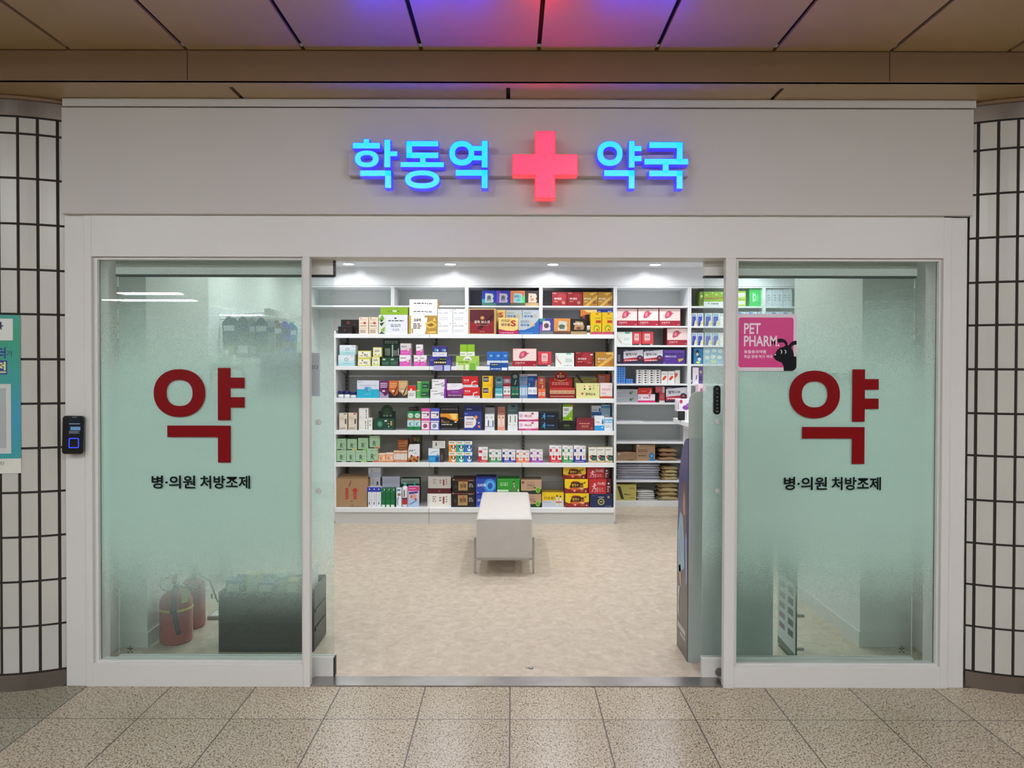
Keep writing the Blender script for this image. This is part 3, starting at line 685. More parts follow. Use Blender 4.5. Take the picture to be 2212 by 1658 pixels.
# built-in wall cabinets, one per column
CY_, CB_ = 4.40, 4.76
cxs = [-2.195] + [X(q, CY_, 800) for q in (848, 1008, 1168, 1328.5, 1489)]; pitch = cxs[5] - cxs[4]; cxs += [cxs[5] + pitch, 3.295]
CS = {'A': (660, 663.5), 'B': (703, 706.5), 'C': (744.5, 748.5), 'D': (785, 789), 'E': (827.5, 831.5), 'F': (868.5, 872.5), 'G': (910.5, 915), 'H': (953.5, 957.5), 'I': (995, 998.5), 'J': (1037, 1040.5), 'K': (1081, 1093)}
CZ = {k: Z(v[0], CY_) for k, v in CS.items()}
cn = ('leftmost', 'second from the left', 'third from the left', 'fourth from the left', 'fifth from the left, right of the display shelving', 'sixth from the left, behind the right door', 'rightmost')
M_cback = mat('cabinet_back_grey', 'dce0de', rough=.6)
M_cgrey = mat('cabinet_back_dark_grey', 'a0a1a8', rough=.6)
for i in range(7):
    x0, x1 = cxs[i], cxs[i+1]
    g = thing('wall_cabinet', ((x0+x1)/2, CY_, 0), 'white built-in open wall cabinet, column %s' % cn[i], 'cabinet', 'built-in wall cabinets')
    tp = Zs(617.5)
    MB().box(x0 + .018, x1 - .018, CB_, CB_ + .012, 0.0, tp).build('back_panel', M_cgrey if i in (2, 3) else M_cback, g)
    for xx in (x0 + .0005, x1 - .0185): MB().box(xx, xx + .018, CY_, CB_ + .012, 0.0, tp).build('side_panel', M_shelf, g)
    MB().box(x0 + .019, x1 - .019, CY_ + .001, CB_, Z(620.5, CY_), tp - .0005).build('top_panel', M_shelf, g)
    keys = 'ABCDEFGHIJ' if i >= 4 else 'A'
    for k in keys:
        MB().box(x0 + .019, x1 - .019, CY_ + .001, CB_, Z(CS[k][1], CY_), CZ[k]).build('shelf', M_shelf, g)
    if i < 4: MB().box(x0 + .019, x1 - .019, CY_ + .003, CB_, Z(CS['J'][1], CY_), CZ['J']).build('shelf', M_shelf, g)
    MB().box(x0 + .019, x1 - .019, CY_ + .001, CB_, 0.0, CZ['K']).build('plinth', M_shelf, g)
# bench ------------------------------------------------------------
bY0 = 1.82; bY1 = 2.92; bx0, bx1 = X(1028, bY0, 1180), X(1150, bY0, 1180); bz1 = Z(1119, bY0); bz0 = Z(1208, bY0)
bn = thing('bench', ((bx0+bx1)/2, (bY0+bY1)/2, 0), 'pale upholstered box bench on slim chrome legs in the middle of the floor', 'bench')
o = MB().box(bx0, bx1, bY0, bY1, bz0, bz1).build('seat', M_fabric, bn); bv = o.modifiers.new('bevel', 'BEVEL'); bv.width = .022; bv.segments = 4
for p in o.data.polygons: p.use_smooth = True
MB().tube([(bx0 + .01, bY0 + .004, bz1 - .012), (bx1 - .01, bY0 + .004, bz1 - .012)], .004).build('piping', M_fabric, bn)
for xx, s_ in ((bx0, -1), (bx1, 1)):
    for yy in (bY0 + .03, bY1 - .03):
        a, b_ = (xx - .016, xx - .001) if s_ < 0 else (xx + .001, xx + .016)
        MB().box(a, b_, yy, yy + .022, 0, Z(1163, bY0)).build('leg', M_chrome, bn, bevel=.001)
    MB().box(min(xx, xx + s_*.001), max(xx, xx + s_*.001) if True else 0, bY0 + .04, bY0 + .041, bz0, bz0 + .001)
for yy in (bY0 + .03, bY1 - .03): MB().box(bx0 - .001, bx1 + .001, yy + .004, yy + .018, bz0 - .014, bz0 - .001).build('cross_rail', M_chrome, bn)
# floor door stop near the threshold
p = P(1143, 1455, .12); o = MB().lathe([(.012, 0), (.012, .004), (.006, .007)], X(1147, .21, 1455), .21, 0, 16).lathe([(.007, 0), (.007, .004)], X(1138, .21, 1455), .21, 0, 12).build('floor_catch', M_chrome)
tag(o, 'tiny chrome catch set in the shop floor behind the threshold', 'door catch')
# counter at the right -----------------------------------------------
ck, cx0 = 2.9, None
yc = 2.75; xc0 = X(1454, 3.6, 903)
zc1, zc0 = Z(901, 3.6), Z(911, 3.6)
ct = thing('service_counter', (xc0 + .6, yc + .3, 0), 'white pharmacy counter with thick top behind the standee at the right', 'counter')
MB().box(xc0, 3.0, yc, 3.6, zc0, zc1).build('counter_top', M_shelf, ct, bevel=.004)
MB().box(xc0 + .09, 2.95, yc + .05, 3.56, 0, zc0).build('body', M_shelf, ct)
MB().box(xc0 + .084, xc0 + .09, yc + .08, 3.5, .1, zc0 - .06).build('side_inlay', M_kick, ct)
yc = 3.2
# pen pot, flower carton, tissue carton on the counter
o = MB().lathe([(.030, 0), (.033, .003), (.033, .082), (.029, .084), (.027, .01), (.0001, .008)], X(1472, yc+.09), yc + .09, zc1, 24, 'fff').build('cylinder_tub', M_rubber)
tag(o, 'black round tub standing on the counter end', 'tub')
# standee ----------------------------------------------------------
sY = .29; sx0 = X(1487, sY, 1200); sx1 = sx0 + .43
se = thing('cardboard_standee', ((sx0 + sx1)/2, sY, 0), 'grey standing display board with a dark blue printed side panel behind the right door', 'standee')
M_bd = mat('grey_foam_board', 'b3bab4', rough=.6)
MB().prism(rrect(sx0, sx1, .012, P(1490, 845, sY).z, .055, 8, (0, 0, 1, 1)), sY, sY + .012).build('back_board', M_bd, se)
MB().box(sx0 + .0, sx1, sY - .006, sY, .0, P(1490, 946, sY).z, 'fff').build('lower_board', mat('grey_foam_board_lower', 'a4aca8', rough=.6), se)
MB().box(sx0 + .002, sx1 - .002, sY + .012, sY + .10, 0, .02).build('foot', M_bd, se)
def standee_print():
    m, nt, out = node_mat('printed_blue_panel'); L = nt.links.new; b = nt.nodes.new('ShaderNodeBsdfPrincipled'); L(b.outputs[0], out.inputs[0]); b.inputs['Roughness'].default_value = .3
    tc = nt.nodes.new('ShaderNodeTexCoord'); sp = nt.nodes.new('ShaderNodeSeparateXYZ'); L(tc.outputs['Object'], sp.inputs[0])
    r = ramp(nt, [(0, '54504c'), (.22, '5c5852'), (.42, '4a4a58'), (.55, '3c3a7c'), (.9, '46427e'), (1, '4a4a80')]); mr = nt.nodes.new('ShaderNodeMath'); mr.operation = 'DIVIDE'; mr.inputs[1].default_value = 1.15
    L(sp.outputs['Z'], mr.inputs[0]); L(mr.outputs[0], r.inputs[0]); L(r.outputs[0], b.inputs['Base Color']); return m
zt_ = P(1487, 946, sY).z
pan = [(sY, .0), (sY + .23, .0), (sY + .235, .55)]
for i in range(9):
    a = math.radians(i * 90 / 8); pan.append((sY + .225 - .215 * (1 - math.cos(a)) - .01, zt_ - .40 + .40 * math.sin(a)))
pan.append((sY, zt_))
m = MB(); xo = sx0 - .004
V = [(xo, y, z) for y, z in pan] + [(xo + .004, y, z) for y, z in pan]; n = len(pan)
m.add(V, [tuple(range(n))[::-1], tuple(range(n, 2*n))] + [(i, (i+1) % n, n + (i+1) % n, n + i) for i in range(n)]); ppn = m.build('printed_panel', standee_print(), se)
m = MB(); xo -= .0006      # printed figure: hair, face, blue dress, arm
def pp(pts, c, k=0): m.poly([(xo - k * .0004, sY + y, z) for y, z in pts], c)
pp([(.03,.62),(.10,.60),(.13,.70),(.12,.86),(.07,.93),(.035,.88),(.02,.74)], '6b5040')
pp([(.055,.74),(.095,.73),(.10,.80),(.08,.86),(.055,.83)], 'b48c76', 1)
pp([(.06,.46),(.20,.40),(.22,.60),(.16,.74),(.10,.72),(.07,.60)], '8fb0c8', 1)
pp([(.01,.40),(.03,.38),(.045,.62),(.02,.66)], 'a7b2e0', 1)
pp([(.12,.34),(.17,.36),(.19,.44),(.15,.46)], 'b89a88', 1)
pp([(.17,.16),(.205,.20),(.20,.33),(.165,.34),(.19,.24)], 'c3cfe6', 1)
pp([(.15,.48),(.155,.47),(.19,.56),(.185,.58)], '6f93b4', 2); pp([(.12,.55),(.125,.54),(.15,.66),(.145,.67)], '6f93b4', 2)
for q in range(6): pp([(.205 - q*.028, .112), (.187 - q*.028, .112), (.187 - q*.028, .140), (.205 - q*.028, .140)], 'ddd')
for q in range(4): pp([(.15 - q*.028, .085), (.132 - q*.028, .085), (.132 - q*.028, .102), (.15 - q*.028, .102)], 'ccc')
m.build('printed_figure', mat('printed_figure_ink', attr=True, rough=.35), ppn)
# price board with clear acrylic holder
sx2 = X(1717, .27, 1300)
pb = thing('price_board', (sx2, .35, 0), 'narrow white and green printed board seen edge-on behind the right window', 'board')
m = MB(); xo = sx2
m.box(xo, xo + .004, .27, .50, .02, .55); m.build('sheet', mat('board_white', 'ccd2d4', rough=.5), pb)
m = MB(); xo -= .0005
m.poly([(xo, .27, .40), (xo, .50, .40), (xo, .50, .55), (xo, .27, .55)], '3f6a50')
for q in range(5):
    z = .34 - q * .055
    m.poly([(xo, .40, z), (xo, .48, z), (xo, .48, z + .03), (xo, .40, z + .03)], '8c7880').poly([(xo, .29, z), (xo, .36, z), (xo, .36, z + .034), (xo, .29, z + .034)], '3a4a5c')
m.poly([(xo, .27, .02), (xo, .50, .02), (xo, .50, .06), (xo, .27, .05)], '5a7464')
m.build('print', mat('board_ink', attr=True, rough=.5), pb)
MB().box(sx2 + .006, sx2 + .012, .27, .52, 0, .62).build('acrylic_back', M_acryl, pb)
for py in (1328, 1400):
    MB().box(sx2 + .012, sx2 + .055, .285, .30, P(1725, py + 3, .3).z, P(1725, py - 3, .3).z).build('chrome_clip', M_chrome, pb)
# hooks with hanging packets on the left wall ---------------------------
xw = -2.195
hk = thing('hook_panel', (xw, 2.4, 1.4), 'white hook panel with long wire hooks on the left wall', 'display rack')
MB().box(xw, xw + .015, 1.62, 2.95, 1.52, 1.93).build('panel', M_shelf, hk)
hp = []
for i in range(10):
    y = 2.03 + i * .088 if i else 2.03
    wh = MB().tube([(xw + .015, y, 1.845), (xw + .36, y, 1.875)], .0025, 6).tube([(xw + .015, y, 1.875), (xw + .35, y, 1.90)], .002, 6).build('wire_hook', M_slot, hk)
    MB().box(xw + .345, xw + .39, y - .002, y, 1.885, 1.93).build('price_tag', M_frame, wh); hp.append(y)
cols = ['3d4e5e', '4a5560', '2c3a5e', '55606a', '6b6f74', '8c8f92', 'd8dcdc', '6c655c', '5c4a44', 'a0a25c', '5a48b8', '4a3cae', '8a84c8', '4c58c0', '3a88b8', '5aaac0']
nmn = ('first', 'second', 'third', 'fourth', 'fifth', 'sixth', 'seventh', 'eighth', 'ninth', 'tenth', 'eleventh', 'twelfth', 'thirteenth', 'fourteenth', 'fifteenth', 'sixteenth', 'seventeenth', 'eighteenth')
def cname(h):
    return {'3d4e5e': 'slate blue', '4a5560': 'grey blue', '2c3a5e': 'navy', '55606a': 'steel grey', '6b6f74': 'grey', '8c8f92': 'pale grey', 'd8dcdc': 'white', '6c655c': 'taupe', '5c4a44': 'brown', 'a0a25c': 'olive', '5a48b8': 'purple', '4a3cae': 'violet', '8a84c8': 'lilac', '4c58c0': 'blue', '3a88b8': 'sky blue', '5aaac0': 'turquoise'}[h]
for i, c in enumerate(cols):
    hk_i = min(9, i * 10 // 16); y = hp[hk_i] - .012; xa_ = xw + .035 + (i % 3) * .105 + (.04 if i > 9 else 0); hgt = .30 if i < 9 else .25; wd = .10
    y -= .004 * (i % 2); m = MB()
    zt_ = 1.862 + .0; vs = []
    m.prism([(xa_ + .01, zt_ - hgt), (xa_ + wd - .005, zt_ - hgt), (xa_ + wd, zt_ - .04), (xa_ + wd * .6, zt_ + .004), (xa_ + wd * .4, zt_ + .004), (xa_, zt_ - .04)], y - .006, y + .006, c)
    m.box(xa_ + .012, xa_ + wd - .01, y - .0068, y - .006, zt_ - hgt + .03, zt_ - hgt + .09, 'b9b48c' if i % 3 == 0 else ('dde3e6' if i % 3 == 1 else '8a7a62'))
    m.box(xa_ + .012, xa_ + wd - .01, y - .0068, y - .006, zt_ - .10, zt_ - .06, '2c3c6c' if i % 2 else 'c6cfd6')
    o = m.build('hanging_packet', M_gloss); tag(o, '%s hanging packet, %s from the left on the wire hooks' % (cname(c), nmn[i]), 'packet', 'packets on the wire hooks')
# fire extinguishers -------------------------------------------------------
def ext(px0, px1, ybot, ytop, lb, strap, Yc):
    x0, x1 = X(px0, Yc), X(px1, Yc); cx = (x0 + x1) / 2; r = (x1 - x0) / 2; h = P((px0+px1)/2, ytop, Yc).z
    e = thing('fire_extinguisher', (cx, Yc, 0), lb, 'fire extinguisher')
    prof = [(r * .92, 0), (r, .015)] + [(r, h - r * .85)] + [(r * math.cos(math.radians(a)) * .86 + r * .14, h - r * .85 + r * .85 * math.sin(math.radians(a))) for a in (15, 30, 45, 60, 72, 84)] + [(.016, h + .002)]
    cy = MB().lathe(prof, cx, Yc, 0, 36).build('cylinder', M_red, e)
    vv = MB().lathe([(.017, h), (.017, h + .03), (.012, h + .035)], cx, Yc, 0, 16).tube([(cx, Yc, h + .028), (cx + .05, Yc - .01, h + .018)], .007).build('valve', M_chrome, e)
    MB().tube([(cx + .01, Yc, h + .035), (cx - .015, Yc - .01, h + .07), (cx - .03, Yc - .02, h + .10)] if not strap else [(cx - .01, Yc, h + .03), (cx - .005, Yc - .005, h + .085)], .013 if strap else .008, 8).build('handle', M_red if strap else M_chrome, e)
    if strap:
        MB().tube([(cx - .045 + .04 * math.cos(t) , Yc - .01, h + .03 + .035 * math.sin(t)) for t in [1.2 + k * .45 for k in range(9)]], .0025, 6).build('lever', M_rubber, vv)
        MB().lathe([(r + .0015, .178), (r + .0015, .192)], cx, Yc, 0, 36).build('yellow_band', mat('yellow_strap', 'd0b020', rough=.5), cy)
        MB().tube([(cx + .0, Yc - .01, h + .02), (cx + .02, Yc - r * .8, h - .02), (cx + .025, Yc - r - .014, h - .10), (cx + .032, Yc - r - .014, .20), (cx + .048, Yc - r - .01, .10), (cx + .056, Yc - r - .008, .07)], [.010, .013, .013, .013, .012, .014], 10).build('hose', M_rubber, e)
        m = MB(); R2 = r + .001
        for a in (50,):
            vs = [(cx + R2 * math.sin(math.radians(t)), Yc - R2 * math.cos(math.radians(t)), z) for t in (42, 50, 58, 66) for z in (.225, .30)]
            m.add(vs, [(0, 2, 3, 1), (2, 4, 5, 3), (4, 6, 7, 5)])
        m.build('label', mat('yellow_label', 'b4b060', rough=.5), cy)
    else:
        MB().tube([(cx + .04, Yc, h + .01), (cx + .10, Yc - .01, h - .02), (cx + .13, Yc - .01, h - .10), (cx + .145, Yc - .01, h - .14), (cx + .17, Yc - .01, h - .12)], .004, 8).build('hose', M_rubber, e)
        MB().tube([(cx + .01, Yc - r - .010, h - .02), (cx + .02, Yc - r - .012, .08)], .011, 8).build('discharge_tube', M_rubber, e)
    return e
ext(346, 413, 1417, 1272, 'red fire extinguisher with yellow band, front of the two behind the left window', True, .56)
ext(392, 441, 1395, 1246, 'darker red fire extinguisher with chrome head, rear one behind the left window', False, .78)
# small white device by the wall
d = thing('wall_device', (X(462, .92), .92, 0), 'small white box with grey tray standing behind the black crate', 'box')
MB().box(X(451, .9), X(480, .9), .9, 1.0, .02, Z(1333, .9)).build('body', M_frame, d, bevel=.004); MB().box(X(449, .9), X(482, .9), .885, 1.01, 0, .019).build('tray', M_slot, d); MB().box(X(455, .9), X(458, .9), .8985, .9, .12, .15).box(X(463, .9), X(466, .9), .8985, .9, .12, .15).build('slot', M_rubber, d)
# black crate with leaflets
ky0, ky1 = .40, .66; kx0, kx1 = X(470, ky0), X(677, ky0); kh = P(600, 1278, ky0).z
k = thing('black_crate', ((kx0+kx1)/2, (ky0+ky1)/2, 0), 'large black plastic crate full of cartons behind the left window', 'crate')
m = MB(); t = .012
m.box(kx0, kx1, ky0, ky0 + t, 0, kh).box(kx0, kx1, ky1 - t, ky1, 0, kh + .02).box(kx0, kx0 + t, ky0 + t, ky1 - t, 0, kh).box(kx1 - t, kx1, ky0 + t, ky1 - t, 0, kh + .01).box(kx0 + t, kx1 - t, ky0 + t, ky1 - t, 0, .02)
m.build('shell', M_blackp, k, bevel=.006)
m = MB()
for q in range(6): m.box(kx0 + .005, kx1 - .005, ky0 - .004, ky0, .04 + q * .05, .052 + q * .05)
m.box(kx1, kx1 + .004, ky0 + .03, ky1 - .03, .1, .12).box(kx1, kx1 + .004, ky0 + .03, ky1 - .03, .2, .215); m.build('rib', M_blackp, k)
cc = [('1f4f8c', .05, .12, .10, 'blue'), ('c9b23c', .14, .10, .14, 'yellow'), ('2c3f6e', .22, .13, .08, 'navy'), ('8fa0a0', .30, .10, .12, 'grey'), ('b8a040', .37, .09, .10, 'ochre'), ('3c6c9c', .44, .05, .09, 'mid blue')]
for i, (c, dx, w_, hh, nm_) in enumerate(cc):
    o = MB().box(kx0 + dx - .025, kx0 + dx - .025 + w_ * .62, ky0 + .04 + .05 * (i % 2), ky0 + .12 + .05 * (i % 2), .02, kh + hh * .45 , c).box(kx0 + dx - .02, kx0 + dx - .03 + w_ * .62, ky0 + .0395 + .05 * (i % 2), ky0 + .04 + .05 * (i % 2), kh - .02, kh + hh * .3, 'd8d4b0').build('carton', M_card)
    tag(o, '%s carton standing in the black crate' % nm_, 'carton', 'cartons in the black crate')
for i in range(2):
    a = MB().box(kx1 - .05 + i * .018, kx1 - .047 + i * .018, ky0 + .06, ky0 + .2, .02, kh + .08 + i*.03, 'd6dcda', M=None).build('leaflet', M_card); tag(a, ['white leaflet leaning in the right end of the black crate', 'taller white leaflet at the right edge of the black crate'][i], 'leaflet', 'leaflets in the black crate')
# low rack tops seen through frosted glass: white display boxes below the hooks
for i, (a, b_, c_, d_) in enumerate([(470, 487, 757, 795), (482, 503, 767, 800)]):
    Yk = 1.75 - i*.1; o = MB().box(X(a, Yk), X(b_, Yk), Yk, Yk + .06, 0, Z(c_, Yk), 'e6eaea').box(X(a, Yk) + .01, X(b_, Yk) - .01, Yk - .0006, Yk, Z(c_, Yk) - .2, Z(c_, Yk) - .05, 'c8d0d0').build('display_column', M_card); tag(o, ['taller pale display column behind the left window', 'shorter pale display column behind the left window'][i], 'display')
# ---------------------------------------------------------------- goods on the shelves
CR = {'a': (720, 600, 7.135), 'b': (1000, 600, 6.703), 'c': (720, 790, 7.135), 'd': (1000, 790, 6.703), 'e': (720, 930, 7.135), 'f': (1000, 930, 6.506), 'g': (1320, 600, 6.377), 'h': (1320, 820, 5.527), 'i': (1570, 550, 4.739)}
def R(u0, v0, u1, v1, c): return ('r', u0, v0, u1, v1, c)
def O(cu, cv, ru, rv, c): return ('o', cu, cv, ru, rv, c)
def T(s, u0, v0, u1, v1, c, off=.02): return ('t', s, u0, v0, u1, v1, c, off)
def Lb(n, u0, v0, u1, v1, c): return ('l', n, u0, v0, u1, v1, c)
def G(pts, c): return ('g', pts, c)
PL = []
def geo(crop, x0, x1, yt, yb, sh, dy, dp):
    ox, oy, s = CR[crop]; Y = (GY + .022 if isinstance(sh, int) else CY_ + .03) + dy
    pm_ = oy + yt / s
    a, b = X(ox + x0 / s, Y, pm_) + .0007, X(ox + x1 / s, Y, pm_) - .0007
    zs = GZ[sh] if isinstance(sh, int) else CZ[sh]
    px = ox + (x0 + x1) / 2 / s
    zt_ = P(px, pm_, Y).z
    if yb is None: zb_ = zs
    else:
        zb_ = P(px, oy + yb / s, Y).z; best = None
        for (q, A, B, zz, Y0, Y1) in PL:
            if q == sh and min(b, B) - max(a, A) > .25 * min(b - a, B - A) and min(Y + dp, Y1) - max(Y, Y0) > .01 and abs(zz - zb_) < .022:
                if best is None or zz > best: best = zz
        if best is not None: zb_ = best
        elif zb_ - zs < .03: zb_ = zs
        else: print('UNSUPPORTED', crop, x0, x1, yt, yb, sh, round(zb_ - zs, 3))
    PL.append((sh, a, b, zt_, Y, Y + dp))
    return a, b, zb_ + .0003, zt_, Y
def draw(m, art, x0, x1, z0, z1, y):
    w, h = x1 - x0, z1 - z0; e = y
    for q, p in enumerate(art):
        e -= .0003; k = p[0]
        U = lambda u: x0 + u * w; V = lambda v: z0 + v * h
        if k == 'r': m.poly([(U(p[1]), e, V(p[2])), (U(p[3]), e, V(p[2])), (U(p[3]), e, V(p[4])), (U(p[1]), e, V(p[4]))], p[5])
        elif k == 'o': m.poly([(x_, e, z_) for x_, z_ in ell(U(p[1]), V(p[2]), p[3] * w, p[4] * h, 20)], p[5])
        elif k == 't': m.text(p[1], U(p[2]), U(p[4]), V(p[3]), V(p[5]), e, p[6], off=p[7])
        elif k == 'g': m.poly([(U(u), e, V(v)) for u, v in p[1]], p[2])
        elif k == 'l':
            n = p[1]; lh = (p[5] - p[3]) / n; rd = random.Random(n * 31 + int(p[2] * 100) + int(p[5] * 77))
            for r in range(n):
                u = p[2]; va = p[5] - (r + .75) * lh
                while u < p[4] - .02:
                    du = min(rd.uniform(.05, .14), p[4] - u); m.poly([(U(u), e, V(va)), (U(u + du), e, V(va)), (U(u + du), e, V(va + lh * .5)), (U(u), e, V(va + lh * .5))], p[6]); u += du + .03
def I(crop, x0, x1, yt, yb, sh, col, art, label, name='carton', cat='box', dy=0, dp=.12, side=None, grp=None, parent=None):
    a, b, z0, z1, y = geo(crop, x0, x1, yt, yb, sh, dy, dp)
    m = MB(); ox_ = (a + b) / 2
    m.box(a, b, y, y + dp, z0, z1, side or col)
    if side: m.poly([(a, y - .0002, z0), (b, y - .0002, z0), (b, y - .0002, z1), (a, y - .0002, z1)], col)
    # folded tuck flap line on the top edge
    m.box(a + .003, b - .003, y + .001, y + .0016, z1, z1 + .0004, 'ddd' if not side else side)
    draw(m, art, a, b, z0, z1, y - .0002)
    return m.build(name, M_card, None, None, label, cat, grp, org=(ox_, y, z0))
def row(crop, xs, yt, yb, sh, fn, **k):
    for i, (x0, x1) in enumerate(xs): c, art, lab = fn(i); I(crop, x0, x1, yt, yb, sh, c, art, lab, **k)
NTH = ('first', 'second', 'third', 'fourth', 'fifth', 'sixth', 'seventh', 'eighth', 'ninth', 'tenth', 'eleventh', 'twelfth', 'thirteenth', 'fourteenth')
ORD = ('leftmost', 'second', 'third', 'fourth', 'fifth', 'sixth')
# --- top cabinet row -------------------------------------------------------
plate = [G([(.22,.22),(.78,.22),(.84,.35),(.76,.48),(.84,.62),(.76,.80),(.24,.84)], 'c8d4d0'), O(.5,.55,.14,.14,'5c6c78'), Lb(2,.34,.30,.66,.48,'3e4c58')]
I('b',275,480,185,None,'A','2a3fb0',[R(0,0,.55,.45,'38a8c8'),R(0,0,1,.2,'4c7c74')]+plate,'blue and teal square box, leftmost of four in the top cabinet row',dp=.16)
I('b',481,684,185,None,'A','3434a8',[R(0,.2,.3,1,'6a4cc0'),R(0,0,1,.2,'3c4a68')]+[G(plate[0][1],'c4bcd4'),plate[1],plate[2]],'violet blue square box, second of four in the top cabinet row',dp=.16)
I('b',686,899,185,None,'A','d88458',[G([(.5,.2),(1,.2),(1,.75)],'58e070'),R(0,0,1,.2,'5a5c58'),G(plate[0][1],'a8d4d8'),T('비맥스',.28,.5,.72,.72,'3858a8'),O(.55,.38,.16,.08,'4cc8c0')],'orange and green holographic box, third of four in the top cabinet row',dp=.16)
I('b',901,1105,185,None,'A','3a3438',[R(0,0,1,.2,'c0a070'),G(plate[0][1],'e4c8b4'),O(.42,.62,.05,.06,'8a5a50'),O(.5,.42,.12,.1,'d08878')],'black box with pink gold plate, rightmost of four in the top cabinet row',dp=.16)
for i,(a,b_) in enumerate(((1290,1512),(1515,1735),(1740,1948),(1952,2168))):
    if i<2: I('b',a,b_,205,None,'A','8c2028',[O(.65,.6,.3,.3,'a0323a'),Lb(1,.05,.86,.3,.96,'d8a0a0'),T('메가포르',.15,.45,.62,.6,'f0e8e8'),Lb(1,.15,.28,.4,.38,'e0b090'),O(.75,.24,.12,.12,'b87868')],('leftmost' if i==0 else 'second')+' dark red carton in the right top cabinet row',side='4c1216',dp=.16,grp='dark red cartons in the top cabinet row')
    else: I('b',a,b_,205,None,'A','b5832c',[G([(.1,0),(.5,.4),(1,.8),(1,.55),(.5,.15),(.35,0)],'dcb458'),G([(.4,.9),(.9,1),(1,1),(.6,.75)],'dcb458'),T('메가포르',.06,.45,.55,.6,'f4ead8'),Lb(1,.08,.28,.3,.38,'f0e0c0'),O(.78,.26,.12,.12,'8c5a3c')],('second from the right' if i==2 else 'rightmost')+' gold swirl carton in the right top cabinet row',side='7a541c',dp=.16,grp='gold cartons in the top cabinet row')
# --- shelf 1 --------------------------------------------------------------
I('a',115,390,642,None,1,'16110f',[O(.42,.78,.1,.12,'6e2420'),O(.78,.66,.06,.06,'5a2020'),R(0,0,1,.15,'3a3436')],'wide black carton with a small red mark, top shelf left end',dy=.10)
I('a',72,285,745,None,1,'15100f',[O(.5,.5,.08,.12,'7a2424'),R(0,0,1,.15,'453f42')],'small black carton in front of the wide black one, top shelf',dp=.08)
for i,(a,b_) in enumerate(((396,541),(550,693))):
    I('a',a,b_,605,None,1,'ecdcc6',[O(.2,.93,.07,.03,'c03a4a'),Lb(1,.12,.82,.85,.88,'a89888'),O(.6,.65,.16,.08,'d04850'),Lb(1,.12,.6,.55,.7,'b0a090'),Lb(1,.12,.44,.8,.52,'5a5048'),Lb(1,.1,.33,.9,.37,'d89088'),Lb(3,.12,.05,.7,.26,'8a7c70')],('left' if i==0 else 'right')+' cream carton with red dot, top shelf',grp='cream cartons on the top shelf')
I('a',700,1145,568,None,1,'eceff0',[R(0,0,.25,1,'dfe6dc'),G([(0,.75),(.12,1),(.2,.8),(.08,.6)],'7ab23a'),G([(.02,.55),(.2,.62),(.1,.4)],'2e3c34'),G([(.05,.2),(.22,.4),(.2,.1)],'8cb848'),G([(0,0),(.1,.15),(.22,0)],'3c4c50'),O(.1,.7,.04,.05,'2a3430'),R(.25,0,1,1,'e6e8f2'),O(.58,.82,.04,.04,'2c3440'),Lb(1,.33,.64,.88,.74,'3c4450'),Lb(2,.42,.36,.76,.52,'7c8894'),Lb(2,.48,.15,.72,.28,'aab0ba')],'large white gift carton with leafy green strip, top shelf',name='gift_box',dp=.2)
I('a',724,1150,450,567,1,'8fb82a',[Lb(1,.28,.4,.48,.56,'4c6a20'),R(.44,.36,.6,.6,'dfe8c8'),Lb(1,.6,.4,.74,.56,'4c6a20')],'flat lime green box lying on the white gift carton',name='gift_box',dp=.2)
I('a',1160,1608,580,None,1,'f0efec',[R(0,0,.08,1,'c09a48'),R(.55,0,1,1,'b08a3c'),G([(.55,.9),(.65,.9),(.6,.2),(.55,0)],'f0efec'),G([(.58,.6),(.8,.72),(.98,.5),(.9,.35),(.7,.3),(.6,.4)],'dcb850'),G([(.62,.5),(.8,.6),(.9,.48),(.75,.4)],'8a6420'),G([(.6,.12),(.75,.05),(.98,.08),(.9,.15)],'e8d070'),G([(.83,.7),(.95,.7),(.89,.9)],'d8c860'),T('프로맥',.18,.68,.42,.84,'5a4c40'),Lb(3,.16,.28,.44,.6,'7a6c60'),R(.11,.05,.15,.3,'b09050')],'large white carton with golden honey swirl, top shelf',name='gift_box',dp=.2)
I('a',1170,1600,462,579,1,'efeff2',[Lb(1,.16,.42,.6,.64,'4a4444'),Lb(1,.62,.38,.82,.6,'5a5450'),Lb(1,.16,.2,.8,.28,'bbb')],'flat white box lying on the honey swirl carton',name='gift_box',side='f2f2f4',dp=.2)
I('a',1172,1604,330,460,1,'efeff2',[Lb(1,.16,.42,.6,.64,'4a4444'),Lb(1,.62,.38,.82,.6,'5a5450'),Lb(1,.16,.2,.8,.28,'bbb')],'topmost flat white box with gold end, on the gift stack',name='gift_box',side='b8923c',dp=.2)
for i,(a,b_) in enumerate(((1610,1844),(1847,2082))):
    for j,(t_,q) in enumerate(((683,None),(478,675))):
        I('a',a,b_,t_,q,1,'eef0f4',[Lb(1,.05,.9,.22,.97,'555'),T('Dr.셀메드' if False else '마그비', .06,.62,.66,.76,'3a4048',0),Lb(1,.78,.84,.94,.92,'888'),Lb(2,.08,.15,.7,.4,'c8ccd4')],'%s %s of four white cartons stacked on the top shelf'%(('lower','upper')[j],('left','right')[i]),grp='white cartons stacked on the top shelf')
I('b',82,480,445,None,1,'c8a468',[R(.04,.03,.93,.96,'571a24'),G([(.04,.03),(.93,.03),(.93,.55),(.6,.35),(.04,.5)],'8c1c2a'),G([(.3,.2),(.93,.85),(.93,.7),(.45,.2)],'3a1018'),O(.5,.64,.07,.07,'c8985c'),T('경옥 보스코',.2,.42,.78,.54,'ead8c8'),Lb(1,.28,.34,.72,.37,'c09080'),Lb(1,.4,.08,.58,.12,'d0a080')],'large dark red gift carton with a gold border, top shelf',name='gift_box',dp=.2)
